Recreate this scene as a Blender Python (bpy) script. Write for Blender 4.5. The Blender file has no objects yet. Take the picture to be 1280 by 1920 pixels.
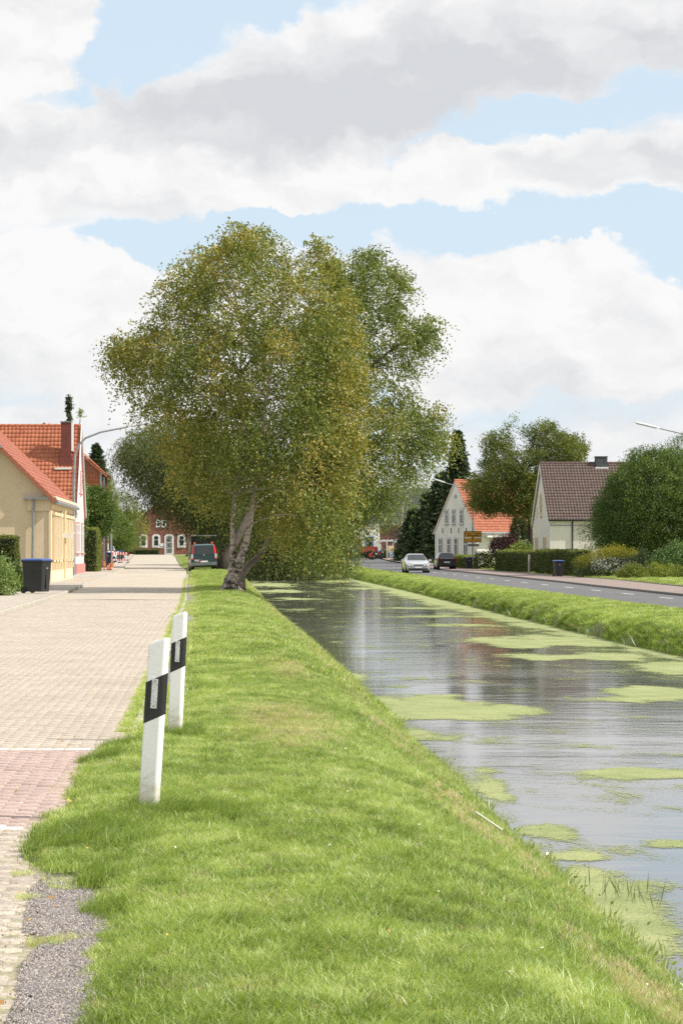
import bpy, bmesh, math, random
import numpy as np
from mathutils import Vector, Matrix
R = math.radians
rng = np.random.default_rng(7)
random.seed(7)
SC = bpy.context.scene
COL = SC.collection

# ------------------------------------------------------------------ camera, sky, sun, exposure
FPX = 4600.0                      # focal length in pixels of the 1280 x 1920 picture
cd = bpy.data.cameras.new('camera')
cam = bpy.data.objects.new('camera', cd); COL.objects.link(cam)
cam.location = (0, 0, 1.46); cam.rotation_euler = (R(90), 0, 0)
cd.sensor_fit = 'VERTICAL'; cd.sensor_height = 22.3; cd.sensor_width = 14.9
cd.lens = FPX / 1920 * 22.3
cd.shift_x = (640 - 400) / 1920.0
cd.shift_y = (1031 - 960) / 1920.0
cd.clip_start = 0.5; cd.clip_end = 6000
SC.camera = cam
SC.view_settings.view_transform = 'Standard'; SC.view_settings.look = 'None'
SC.view_settings.gamma = 1; SC.view_settings.use_curve_mapping = False
SC.view_settings.exposure = 0.55
SC.cycles.use_denoising = False
SUN_EL, SUN_AZ = R(43), R(103)      # azimuth measured from +Y towards +X
SUN_STRENGTH, SKY_STRENGTH = 3.9, 0.10
sd = bpy.data.lights.new('sun', 'SUN'); sun = bpy.data.objects.new('sun', sd); COL.objects.link(sun)
sd.energy = SUN_STRENGTH; sd.angle = R(0.55); sd.color = (1.0, 0.95, 0.86)
_sv = Vector((math.sin(SUN_AZ) * math.cos(SUN_EL), math.cos(SUN_AZ) * math.cos(SUN_EL), math.sin(SUN_EL)))
sun.rotation_euler = _sv.to_track_quat('Z', 'Y').to_euler()

def dz(py): return (1031 - py) / FPX
def dx(px): return (px - 400) / FPX

def build_world():
    w = bpy.data.worlds.new('World'); SC.world = w; w.use_nodes = True
    nt = w.node_tree; nt.nodes.clear(); N = nt.nodes; L = nt.links
    def n(t, **k):
        x = N.new(t)
        for a, b in k.items(): setattr(x, a, b)
        return x
    def m(op, a, b=None, c=None, clamp=False):
        x = n('ShaderNodeMath', operation=op); x.use_clamp = clamp
        for i, v in enumerate((a, b, c)):
            if v is None: continue
            if isinstance(v, (int, float)): x.inputs[i].default_value = v
            else: L.new(v, x.inputs[i])
        return x.outputs[0]
    sky = n('ShaderNodeTexSky', sky_type='NISHITA'); sky.sun_disc = False
    sky.sun_elevation = SUN_EL; sky.sun_rotation = SUN_AZ
    sky.air_density = 1.0; sky.dust_density = 1.2; sky.ozone_density = 1.5
    tc = n('ShaderNodeTexCoord')
    d = n('ShaderNodeVectorMath', operation='NORMALIZE'); L.new(tc.outputs['Generated'], d.inputs[0])
    def noise(scale, detail, vec, rough=.55, off=0):
        mp = n('ShaderNodeMapping'); mp.inputs['Scale'].default_value = (scale[0], scale[1], scale[2]); mp.inputs['Location'].default_value = (off, off*.7, off*.3)
        L.new(vec, mp.inputs[0])
        t = n('ShaderNodeTexNoise'); t.inputs['Scale'].default_value = 1; t.inputs['Detail'].default_value = detail; t.inputs['Roughness'].default_value = rough
        L.new(mp.outputs[0], t.inputs['Vector']); return t
    # domain warp gives billowing cloud edges
    wn = noise((30, 30, 40), 9, d.outputs[0], .6)
    wv = n('ShaderNodeVectorMath', operation='SUBTRACT'); L.new(wn.outputs['Color'], wv.inputs[0]); wv.inputs[1].default_value = (.5, .5, .5)
    wm = n('ShaderNodeVectorMath', operation='MULTIPLY'); L.new(wv.outputs[0], wm.inputs[0]); wm.inputs[1].default_value = (.050, .0, .034)
    wd = n('ShaderNodeVectorMath', operation='ADD'); L.new(d.outputs[0], wd.inputs[0]); L.new(wm.outputs[0], wd.inputs[1])
    def blob(px, py, rx, ry, hard=1.0):
        s = n('ShaderNodeVectorMath', operation='SUBTRACT'); L.new(wd.outputs[0], s.inputs[0]); s.inputs[1].default_value = (dx(px), 1.0, dz(py))
        q = n('ShaderNodeVectorMath', operation='MULTIPLY'); L.new(s.outputs[0], q.inputs[0]); q.inputs[1].default_value = (FPX/rx, 3.0, FPX/ry)
        l = n('ShaderNodeVectorMath', operation='LENGTH'); L.new(q.outputs[0], l.inputs[0])
        mr = n('ShaderNodeMapRange', interpolation_type='SMOOTHSTEP'); mr.clamp = True
        mr.inputs['From Min'].default_value = 1.0 + .45/hard; mr.inputs['From Max'].default_value = 1.0 - .45/hard
        L.new(l.outputs['Value'], mr.inputs['Value']); return mr.outputs[0]
    def total(lst):
        acc = None
        for wgt, o in lst:
            t = m('MULTIPLY', o, wgt); acc = t if acc is None else m('ADD', acc, t)
        return acc
    base = noise((7, 7, 20), 7, d.outputs[0], .55, 3.1)
    cover0 = m('MULTIPLY_ADD', m('SUBTRACT', base.outputs['Fac'], .5), 1.5, .66)
    holes = [(-1.1, blob(330, 60, 170, 75)), (-1.0, blob(215, 150, 110, 45)), (-.9, blob(480, 15, 150, 50)), (-.8, blob(110, 205, 60, 16)),
             (-1.0, blob(300, 468, 110, 34)), (-.9, blob(520, 436, 260, 24)), (-1.0, blob(880, 432, 340, 36)), (-.7, blob(760, 290, 60, 30)),
             (-.9, blob(900, 235, 130, 45)), (-.5, blob(1190, 200, 70, 40)), (-.95, blob(1150, 420, 230, 40)),
             (-.7, blob(1240, 490, 90, 40)), (-.5, blob(1275, 80, 45, 60)), (-.5, blob(1060, 240, 90, 30)), (-.45, blob(60, 730, 90, 40)), (-.3, blob(1000, 760, 300, 60))]
    puffs = [(1.0, blob(40, 90, 140, 130, 1.6)), (.9, blob(520, 225, 340, 85, 1.5)), (.9, blob(760, 130, 360, 100, 1.3)), (.8, blob(1040, 90, 330, 95)), (.9, blob(120, 270, 95, 60, 2.2)), (.9, blob(380, 350, 460, 50)),
             (.9, blob(840, 305, 95, 34, 1.6)), (.7, blob(950, 275, 50, 26, 1.6)), (.8, blob(1130, 320, 220, 45)), (.7, blob(20, 330, 120, 80)), (1.0, blob(90, 560, 165, 115, 2.6)), (1.0, blob(1060, 600, 220, 140, 2.8)), (.9, blob(860, 640, 160, 145, 2.2)),
             (.9, blob(330, 660, 330, 130, 1.6)), (.9, blob(1200, 640, 180, 110, 2.6))]
    F = m('ADD', m('ADD', cover0, total(holes)), total(puffs))
    mk = n('ShaderNodeMapRange', interpolation_type='SMOOTHSTEP'); mk.clamp = True
    mk.inputs['From Min'].default_value = .08; mk.inputs['From Max'].default_value = .92; mk.inputs['To Max'].default_value = .97; L.new(F, mk.inputs['Value'])
    # relief of the billows: the same noise read again a little towards the sun
    sh = n('ShaderNodeVectorMath', operation='ADD'); L.new(wd.outputs[0], sh.inputs[0]); sh.inputs[1].default_value = (.010, 0, .007)
    n1 = noise((24, 24, 44), 8, wd.outputs[0], .58, 8.0); n2 = noise((24, 24, 44), 8, sh.outputs[0], .58, 8.0)
    relief = m('SUBTRACT', n2.outputs['Fac'], n1.outputs['Fac'])
    gn = noise((11, 11, 30), 6, d.outputs[0], .5, 8.0)
    grey = total([(.85, blob(480, 230, 330, 75, .9)), (.6, blob(760, 170, 330, 90, .8)), (.5, blob(1020, 110, 330, 90, .8)), (.6, blob(10, 300, 110, 55)), (.5, blob(1120, 330, 230, 42)),
                  (.28, blob(220, 405, 330, 30)), (.25, blob(100, 30, 130, 60)), (.30, blob(1080, 740, 320, 120, .8)), (.25, blob(120, 700, 260, 110, .8)), (.25, blob(1220, 150, 120, 80))])
    G = m('ADD', m('ADD', grey, m('MULTIPLY', relief, 1.45)), m('MULTIPLY', m('SUBTRACT', gn.outputs['Fac'], .46), .8), clamp=True)
    sep = n('ShaderNodeSeparateXYZ'); L.new(d.outputs[0], sep.inputs[0])
    mix = n('ShaderNodeMix', data_type='RGBA'); L.new(G, mix.inputs['Factor'])
    k = 1.0 / SKY_STRENGTH
    mix.inputs['A'].default_value = (.665*k, .66*k, .655*k, 1); mix.inputs['B'].default_value = (.465*k, .475*k, .495*k, 1)
    mx = n('ShaderNodeMix', data_type='RGBA'); L.new(mk.outputs[0], mx.inputs['Factor'])
    # a bright thin veil between camera and the blue: whitens the low sky as on a hazy summer day
    ve = n('ShaderNodeMix', data_type='RGBA'); ve.inputs['Factor'].default_value = .82; L.new(sky.outputs[0], ve.inputs['A'])
    ve.inputs['B'].default_value = (.49*k, .59*k, .675*k, 1)
    L.new(ve.outputs['Result'], mx.inputs['A']); L.new(mix.outputs['Result'], mx.inputs['B'])
    bg = n('ShaderNodeBackground'); bg.inputs['Strength'].default_value = SKY_STRENGTH
    L.new(mx.outputs['Result'], bg.inputs['Color'])
    out = n('ShaderNodeOutputWorld'); L.new(bg.outputs[0], out.inputs['Surface'])
build_world()

# ------------------------------------------------------------------ helpers
def at(px, py, Y): return Vector(((px - 400) * Y / FPX, Y, 1.46 - (py - 1031) * Y / FPX))
def tag(o, label=None, cat=None, group=None, kind=None):
    for a, b in (('label', label), ('category', cat), ('group', group), ('kind', kind)):
        if b: o[a] = b
    return o
def empty(name, loc=(0, 0, 0), rz=0, label=None, cat=None, group=None):
    o = bpy.data.objects.new(name, None); COL.objects.link(o); o.location = loc; o.rotation_euler = (0, 0, rz)
    o.empty_display_size = .3
    return tag(o, label, cat, group)
def link(name, me, parent=None, loc=None):
    o = bpy.data.objects.new(name, me); COL.objects.link(o)
    if parent: o.parent = parent
    if loc is not None: o.location = loc
    return o
def copy_tree(o, parent=None):
    c = o.copy(); COL.objects.link(c); c.parent = parent
    for ch in list(o.children): copy_tree(ch, c)
    return c

class MB:
    def __init__(s): s.v = []; s.f = []; s.m = []
    def add(s, vs, fs, mi=0):
        b = len(s.v); s.v += [tuple(p) for p in vs]; s.f += [tuple(i + b for i in f) for f in fs]; s.m += [mi] * len(fs); return s
    def box(s, c, d, rz=0, mi=0, taper=0):
        hx, hy, hz = d[0]/2, d[1]/2, d[2]/2; cs, sn = math.cos(rz), math.sin(rz); vs = []
        for z in (-hz, hz):
            k = 1 - taper if z < 0 else 1
            for x, y in ((-hx, -hy), (hx, -hy), (hx, hy), (-hx, hy)):
                x2, y2 = x*k, y*k; vs.append((c[0] + x2*cs - y2*sn, c[1] + x2*sn + y2*cs, c[2] + z))
        return s.add(vs, [(3,2,1,0),(4,5,6,7),(0,1,5,4),(1,2,6,5),(2,3,7,6),(3,0,4,7)], mi)
    def quad(s, a, b, c, d, mi=0): return s.add([a, b, c, d], [(0,1,2,3)], mi)
    def prism(s, poly, ax0, ax1, mi=0):
        """poly: list of 3D points, extruded by vector"""
        n = len(poly); e = Vector(ax1) - Vector(ax0)
        vs = [Vector(p) for p in poly] + [Vector(p) + e for p in poly]
        fs = [tuple(range(n))[::-1], tuple(range(n, 2*n))] + [(i, (i+1) % n, (i+1) % n + n, i + n) for i in range(n)]
        return s.add(vs, fs, mi)
    def tube(s, pts, rad, n=8, mi=0, cap=True):
        pts = [Vector(p) for p in pts]; rs = rad if isinstance(rad, (list, tuple)) else [rad]*len(pts)
        base = len(s.v); up = Vector((0.123, .31, .94)); 
        for i, p in enumerate(pts):
            t = (pts[min(i+1, len(pts)-1)] - pts[max(i-1, 0)]).normalized()
            a = t.cross(up)
            if a.length < .15: a = t.cross(Vector((1, 0, 0)))
            a.normalize(); b = t.cross(a)
            for k in range(n):
                an = 2*math.pi*k/n; s.v.append(tuple(p + (a*math.cos(an) + b*math.sin(an))*rs[i]))
        for i in range(len(pts)-1):
            for k in range(n):
                s.f.append((base+i*n+k, base+i*n+(k+1)%n, base+(i+1)*n+(k+1)%n, base+(i+1)*n+k)); s.m.append(mi)
        if cap:
            s.f.append(tuple(base+k for k in range(n))[::-1]); s.m.append(mi)
            e = base+(len(pts)-1)*n; s.f.append(tuple(e+k for k in range(n))); s.m.append(mi)
        return s
    def disc(s, c, nrm, r, n=16, mi=0, depth=.02):
        nrm = Vector(nrm).normalized(); return s.tube([Vector(c)-nrm*depth/2, Vector(c)+nrm*depth/2], r, n, mi)
    def build(s, name, mats, parent=None, smooth=False, loc=None, kind=None):
        me = bpy.data.meshes.new(name); me.from_pydata(s.v, [], s.f)
        for mt in (mats if isinstance(mats, (list, tuple)) else [mats]): me.materials.append(mt)
        me.polygons.foreach_set('material_index', s.m)
        if smooth: me.polygons.foreach_set('use_smooth', [True]*len(s.f))
        me.update(); bm = bmesh.new(); bm.from_mesh(me); bmesh.ops.recalc_face_normals(bm, faces=bm.faces); bm.to_mesh(me); bm.free()
        o = link(name, me, parent, loc)
        if kind: o['kind'] = kind
        return o

def np_mesh(name, V, F4, mats, attrs=None, smooth=False, mi=None):
    """V (n,3), F4 (m,4) quads; attrs {name: per-vertex float}"""
    me = bpy.data.meshes.new(name); n, mF = len(V), len(F4)
    me.vertices.add(n); me.vertices.foreach_set('co', np.asarray(V, dtype=np.float32).ravel())
    me.loops.add(mF*4); me.loops.foreach_set('vertex_index', np.asarray(F4, dtype=np.int32).ravel())
    me.polygons.add(mF); me.polygons.foreach_set('loop_start', np.arange(0, mF*4, 4, dtype=np.int32))
    if mi is not None: me.polygons.foreach_set('material_index', np.asarray(mi, dtype=np.int32))
    if smooth: me.polygons.foreach_set('use_smooth', np.ones(mF, dtype=bool))
    for mt in (mats if isinstance(mats, (list, tuple)) else [mats]): me.materials.append(mt)
    me.update(calc_edges=True); me.validate()
    for k, a in (attrs or {}).items():
        at_ = me.attributes.new(k, 'FLOAT', 'POINT'); at_.data.foreach_set('value', np.asarray(a, dtype=np.float32))
    return me

# ------------------------------------------------------------------ materials
def _nt(name):
    m = bpy.data.materials.new(name); m.use_nodes = True; nt = m.node_tree; nt.nodes.clear()
    out = nt.nodes.new('ShaderNodeOutputMaterial'); return m, nt, out
def _ramp(nt, stops, fac):
    r = nt.nodes.new('ShaderNodeValToRGB'); e = r.color_ramp.elements
    while len(e) > 1: e.remove(e[-1])
    e[0].position = stops[0][0]; e[0].color = (*stops[0][1], 1)
    for p, c in stops[1:]: x = e.new(p); x.color = (*c, 1)
    nt.links.new(fac, r.inputs[0]); return r.outputs[0]
def _noise(nt, scale, detail=4, rough=.55, vec=None, stretch=None, coord='Object'):
    t = nt.nodes.new('ShaderNodeTexNoise'); t.inputs['Scale'].default_value = scale; t.inputs['Detail'].default_value = detail; t.inputs['Roughness'].default_value = rough
    if vec is None:
        c = nt.nodes.new('ShaderNodeTexCoord' if coord == 'Object' else 'ShaderNodeNewGeometry')
        vec = c.outputs['Object'] if coord == 'Object' else c.outputs['Position']
    if stretch:
        mp = nt.nodes.new('ShaderNodeMapping'); mp.inputs['Scale'].default_value = stretch; nt.links.new(vec, mp.inputs[0]); vec = mp.outputs[0]
    nt.links.new(vec, t.inputs['Vector']); return t.outputs['Fac']
def _mixc(nt, f, a, b, mode='MIX'):
    x = nt.nodes.new('ShaderNodeMix'); x.data_type = 'RGBA'; x.blend_type = mode
    for s, v in (('Factor', f), ('A', a), ('B', b)):
        i = x.inputs[s] if s != 'Factor' else x.inputs[0]
        if isinstance(v, (int, float)): i.default_value = v
        elif isinstance(v, tuple): i.default_value = (*v, 1)
        else: nt.links.new(v, i)
    return x.outputs['Result']
def surf(name, c1, c2=None, scale=3.0, rough=.8, bump=0.0, bscale=None, metal=0, spec=.5, detail=5, coat=0, tint=None, fine=0.0, stretch=None, coord='Object'):
    """plain procedural surface: two-colour noise, fine speckle, bump; tint = attribute that shifts the value per piece"""
    m, nt, out = _nt(name); p = nt.nodes.new('ShaderNodeBsdfPrincipled'); nt.links.new(p.outputs[0], out.inputs[0])
    c2 = c2 or tuple(min(1, x*.8) for x in c1)
    f = _noise(nt, scale, detail, .6, stretch=stretch, coord=coord)
    col = _ramp(nt, [(.35, c2), (.65, c1)], f)
    if fine:
        g = _noise(nt, fine, 2, .7, coord=coord); gg = _ramp(nt, [(.3, (.62, .62, .62)), (.7, (1.22, 1.22, 1.22))], g)
        col = _mixc(nt, 1.0, col, gg, 'MULTIPLY')
    if tint:
        a = nt.nodes.new('ShaderNodeAttribute'); a.attribute_name = tint
        tt = _ramp(nt, [(0, (.74, .74, .74)), (1, (1.16, 1.14, 1.1))], a.outputs['Fac']); col = _mixc(nt, 1.0, col, tt, 'MULTIPLY')
    nt.links.new(col, p.inputs['Base Color'])
    p.inputs['Roughness'].default_value = rough; p.inputs['Metallic'].default_value = metal
    p.inputs['Specular IOR Level'].default_value = spec; p.inputs['Coat Weight'].default_value = coat
    if bump:
        b = nt.nodes.new('ShaderNodeBump'); b.inputs['Strength'].default_value = bump; b.inputs['Distance'].default_value = .02
        nt.links.new(_noise(nt, bscale or scale*8, 4, .6, coord=coord), b.inputs['Height']); nt.links.new(b.outputs[0], p.inputs['Normal'])
    return m
def brick_mat(name, c1, c2, mortar, bw=.25, bh=.075, ms=.012, axis='xz', rough=.85):
    m, nt, out = _nt(name); p = nt.nodes.new('ShaderNodeBsdfPrincipled'); nt.links.new(p.outputs[0], out.inputs[0])
    tc = nt.nodes.new('ShaderNodeTexCoord'); sp = nt.nodes.new('ShaderNodeSeparateXYZ'); nt.links.new(tc.outputs['Object'], sp.inputs[0])
    ad = nt.nodes.new('ShaderNodeMath'); ad.operation = 'ADD'; nt.links.new(sp.outputs['X'], ad.inputs[0]); nt.links.new(sp.outputs['Y'], ad.inputs[1])
    cb = nt.nodes.new('ShaderNodeCombineXYZ')
    if axis == 'xz': nt.links.new(ad.outputs[0], cb.inputs[0]); nt.links.new(sp.outputs['Z'], cb.inputs[1])
    else: nt.links.new(sp.outputs['X'], cb.inputs[0]); nt.links.new(sp.outputs['Y'], cb.inputs[1])
    b = nt.nodes.new('ShaderNodeTexBrick'); nt.links.new(cb.outputs[0], b.inputs['Vector'])
    b.inputs['Color1'].default_value = (*c1, 1); b.inputs['Color2'].default_value = (*c2, 1); b.inputs['Mortar'].default_value = (*mortar, 1)
    b.inputs['Scale'].default_value = 1; b.inputs['Brick Width'].default_value = bw; b.inputs['Row Height'].default_value = bh; b.inputs['Mortar Size'].default_value = ms
    nz = _ramp(nt, [(.3, (.75, .75, .75)), (.7, (1.15, 1.15, 1.15))], _noise(nt, 1.4, 5))
    col = _mixc(nt, 1.0, b.outputs['Color'], nz, 'MULTIPLY'); nt.links.new(col, p.inputs['Base Color']); p.inputs['Roughness'].default_value = rough
    bu = nt.nodes.new('ShaderNodeBump'); bu.inputs['Strength'].default_value = .5; bu.inputs['Distance'].default_value = -.01
    nt.links.new(b.outputs['Fac'], bu.inputs['Height']); nt.links.new(bu.outputs[0], p.inputs['Normal'])
    return m
def leaf_mat(name, stops, trans=.35, gloss=.12, rough=.4, inst=False):
    m, nt, out = _nt(name); a = nt.nodes.new('ShaderNodeAttribute'); a.attribute_name = 'tint'
    if inst: a.attribute_type = 'INSTANCER'
    col = _ramp(nt, stops, a.outputs['Fac'])
    d = nt.nodes.new('ShaderNodeBsdfDiffuse'); t = nt.nodes.new('ShaderNodeBsdfTranslucent'); g = nt.nodes.new('ShaderNodeBsdfGlossy')
    nt.links.new(col, d.inputs[0])
    tc = _mixc(nt, 1.0, col, (1.25, 1.3, .55), 'MULTIPLY'); nt.links.new(tc, t.inputs[0])
    g.inputs['Roughness'].default_value = rough; g.inputs['Color'].default_value = (.9, .95, .9, 1)
    x = nt.nodes.new('ShaderNodeMixShader'); x.inputs[0].default_value = trans; nt.links.new(d.outputs[0], x.inputs[1]); nt.links.new(t.outputs[0], x.inputs[2])
    y = nt.nodes.new('ShaderNodeMixShader'); y.inputs[0].default_value = gloss; nt.links.new(x.outputs[0], y.inputs[1]); nt.links.new(g.outputs[0], y.inputs[2])
    nt.links.new(y.outputs[0], out.inputs[0]); return m

M = {}
M['plaster_yellow'] = surf('yellow_plaster', (.69, .55, .39), (.63, .50, .345), 1.2, .9, .15, 30)
M['plaster_cream'] = surf('cream_trim', (.74, .62, .42), (.68, .57, .38), 2, .8)
M['white_wall'] = surf('white_wall', (.80, .77, .70), (.70, .67, .61), .8, .9, .1, 40)
M['offwhite_wall'] = surf('offwhite_wall', (.76, .725, .65), (.69, .66, .58), .7, .9, .1, 40)
M['lilac_wall'] = surf('lilac_wall', (.60, .56, .60), (.54, .50, .54), 1, .9)
M['white'] = surf('white_paint', (.8, .8, .78), (.72, .72, .70), 4, .5)
M['pink'] = surf('pink_paint', (.55, .22, .2), (.45, .17, .15), 3, .7)
M['tile_red'] = surf('red_clay_tile', (.42, .135, .08), (.29, .085, .05), 2.2, .65, .1, 20, fine=9)
M['tile_orange'] = surf('orange_clay_tile', (.50, .16, .075), (.37, .105, .052), 1.6, .65, .1, 20, fine=9)
M['tile_brown'] = surf('brown_clay_tile', (.14, .088, .07), (.085, .055, .046), 3.0, .6, .1, 20, fine=7)
M['slate'] = surf('dark_slate', (.075, .08, .09), (.045, .05, .058), 3, .5, fine=6)
M['zinc'] = surf('zinc', (.33, .35, .37), (.24, .26, .28), 5, .42, metal=.6)
M['galv'] = surf('galvanised_steel', (.36, .36, .37), (.27, .27, .28), 6, .5, metal=.5)
M['black'] = surf('black_plastic', (.012, .013, .016), (.02, .02, .022), 6, .42)
M['dark'] = surf('dark_rubber', (.012, .012, .012), (.02, .02, .02), 6, .8)
M['glass'] = surf('dark_glass', (.02, .025, .03), (.035, .04, .045), 1, .08, spec=.8)
M['blue_lid'] = surf('blue_plastic', (.035, .09, .30), (.03, .075, .25), 6, .35)
M['brick_red'] = brick_mat('red_brick', (.27, .075, .05), (.21, .055, .04), (.26, .18, .15))
M['brick_dark'] = brick_mat('dark_brick', (.14, .05, .035), (.10, .038, .03), (.12, .08, .07))
M['brick_chim'] = brick_mat('chimney_brick', (.23, .045, .03), (.18, .035, .026), (.13, .06, .05))
M['brick_cream'] = brick_mat('salmon_brick_in_cream_mortar', (.55, .26, .17), (.50, .22, .14), (.62, .48, .30), ms=.022)
M['bark'] = surf('dark_bark', (.07, .055, .04), (.035, .028, .02), 6, .95, .8, 30, stretch=(1, 1, .3))
M['metal_white'] = surf('white_gloss', (.8, .8, .8), (.75, .75, .75), 3, .3)
M['orange'] = surf('orange_plastic', (.75, .13, .02), (.65, .1, .02), 3, .4)
M['red'] = surf('red_gloss', (.6, .02, .015), (.5, .015, .012), 3, .3, coat=.5)
M['red_lens'] = surf('red_lens', (.65, .02, .02), (.55, .015, .015), 3, .12, coat=1)
M['clear_lens'] = surf('clear_lens', (.55, .57, .6), (.4, .42, .45), 6, .08, coat=1)
M['rim'] = surf('alloy_rim', (.5, .5, .52), (.4, .4, .42), 6, .3, metal=.7)

def birch_bark():
    m, nt, out = _nt('birch_bark'); p = nt.nodes.new('ShaderNodeBsdfPrincipled'); nt.links.new(p.outputs[0], out.inputs[0])
    f1 = _noise(nt, 3.2, 6, .7, stretch=(1.4, 1.4, 2.6)); f2 = _noise(nt, 1.3, 4, .6)
    a = nt.nodes.new('ShaderNodeAttribute'); a.attribute_name = 'up'
    s = nt.nodes.new('ShaderNodeMath'); s.operation = 'MULTIPLY_ADD'; nt.links.new(a.outputs['Fac'], s.inputs[0]); s.inputs[1].default_value = .30; nt.links.new(f1, s.inputs[2])
    col = _ramp(nt, [(.45, (.05, .04, .034)), (.54, (.24, .195, .165)), (.64, (.58, .50, .44))], s.outputs[0])
    col = _mixc(nt, f2, col, (.42, .33, .28), 'MULTIPLY'); col = _mixc(nt, .55, col, _ramp(nt, [(.46, (.05, .04, .034)), (.60, (.55, .47, .41))], s.outputs[0]))
    nt.links.new(col, p.inputs['Base Color']); p.inputs['Roughness'].default_value = .8
    b = nt.nodes.new('ShaderNodeBump'); b.inputs['Strength'].default_value = .9; b.inputs['Distance'].default_value = .03
    nt.links.new(f1, b.inputs['Height']); nt.links.new(b.outputs[0], p.inputs['Normal']); return m
M['birch'] = birch_bark()
M['birch_twig'] = surf('birch_twig', (.24, .19, .16), (.08, .06, .05), 2.2, .8)

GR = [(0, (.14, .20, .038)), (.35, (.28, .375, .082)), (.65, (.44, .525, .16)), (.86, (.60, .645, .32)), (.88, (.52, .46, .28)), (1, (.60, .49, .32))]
M['grass'] = leaf_mat('grass_blade', GR, .42, .05, .5, inst=True)
M['leaf_birch'] = leaf_mat('birch_leaf', [(0, (0.068, 0.105, 0.018)), (.4, (0.150, 0.188, 0.030)), (.7, (0.285, 0.275, 0.060)), (.9, (0.40, 0.325, 0.085)), (1, (0.52, 0.33, 0.09))], .35, .035, .5)
M['leaf_birch_green'] = leaf_mat('greener_birch_leaf', [(0, (.065, .10, .02)), (.45, (.15, .195, .04)), (.8, (.26, .27, .07)), (1, (.42, .30, .08))], .35, .04, .5)
M['leaf_willow'] = leaf_mat('willow_leaf', [(0, (0.051, 0.072, 0.020)), (.5, (0.109, 0.138, 0.041)), (1, (0.203, 0.225, 0.087))], .3, .025, .55)
M['leaf_green'] = leaf_mat('green_leaf', [(0, (0.048, 0.083, 0.018)), (.5, (0.105, 0.165, 0.030)), (1, (0.212, 0.264, 0.059))], .3, .025, .55)
M['leaf_dark'] = leaf_mat('dark_needle', [(0, (0.023, 0.041, 0.018)), (.6, (0.047, 0.071, 0.025)), (1, (0.102, 0.127, 0.043))], .12, .025, .55)
M['leaf_oak'] = leaf_mat('oak_leaf', [(0, (0.055, 0.079, 0.018)), (.5, (0.129, 0.159, 0.029)), (1, (0.258, 0.254, 0.057))], .3, .025, .55)
M['leaf_glossy'] = leaf_mat('glossy_leaf', [(0, (0.060, 0.102, 0.023)), (.5, (0.119, 0.205, 0.046)), (1, (0.239, 0.307, 0.092))], .25, .05, .55)
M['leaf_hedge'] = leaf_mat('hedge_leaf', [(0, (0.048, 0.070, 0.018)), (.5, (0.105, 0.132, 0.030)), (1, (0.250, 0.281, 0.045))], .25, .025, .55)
M['leaf_yellow'] = leaf_mat('golden_needle', [(0, (0.045, 0.063, 0.011)), (.5, (0.180, 0.180, 0.018)), (1, (0.342, 0.297, 0.027))], .25, .025, .55)
M['leaf_purple'] = leaf_mat('purple_leaf', [(0, (0.036, 0.014, 0.019)), (.6, (0.084, 0.024, 0.036)), (1, (0.180, 0.060, 0.072))], .25, .025, .55)
M['leaf_pale'] = leaf_mat('pale_green_leaf', [(0, (0.120, 0.168, 0.060)), (.5, (0.192, 0.252, 0.096)), (1, (0.288, 0.336, 0.156))], .4, .025, .55)
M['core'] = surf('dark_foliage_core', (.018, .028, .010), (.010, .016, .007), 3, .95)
# ------------------------------------------------------------------ terrain profile
def ip(tab): 
    ys = [t[0] for t in tab]; xs = [t[1] for t in tab]
    return lambda y: float(np.interp(y, ys, xs))
KL = ip([(0, -4.75), (60, -4.9), (80, -4.95), (95, -5.2), (140, -5.9), (192, -7.0), (250, -8.7), (320, -10.4), (372, -12), (600, -20)])
KR = ip([(0, -.62), (20, -.68), (75, -.9), (124, -1.4), (181, -1.97), (216, -2.9), (320, -5.0), (372, -6.4), (600, -12)])
LAWN = ip([(0, -.36), (7, -.36), (8, -.40), (9, -.45), (10, -.43), (10.8, -.50), (11.4, -.80), (12, -.92), (13, -.95), (14.3, -.82), (15.3, -.88), (16.4, -.92), (18, -.84),
           (19.0, -.66), (19.8, -.38), (30, -.33), (60, -.33), (75, -.45), (125, -.95), (181, -1.5), (216, -2.4), (320, -4.4), (372, -5.8), (600, -11)])
WL = ip([(0, 2.45), (10, 2.42), (30, 2.38), (60, 2.42), (90, 2.2), (200, 2.3), (600, 2.3)])
WR = ip([(0, 10.15), (50, 10.15), (62, 10.1), (90, 10.4), (140, 10.9), (240, 11.2), (600, 11.4)])
RL = ip([(0, 13.3), (70, 13.5), (120, 13.5), (160, 13.9), (250, 14.3), (300, 15.3), (400, 12), (600, 2)])
RR = ip([(0, 17.6), (96, 17.8), (118, 18.2), (131, 18.6), (165, 19.1), (210, 19.6), (300, 21), (400, 24), (600, 30)])
PV = ip([(0, 20.6), (109, 20.9), (133, 22.0), (172, 22.4), (250, 23), (600, 34)])
WATER = -.84
def ss(a, b, x):
    t = max(0, min(1, (x-a)/(b-a))); return t*t*(3-2*t)
def rise(y): return .75*ss(200, 372, y)
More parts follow.
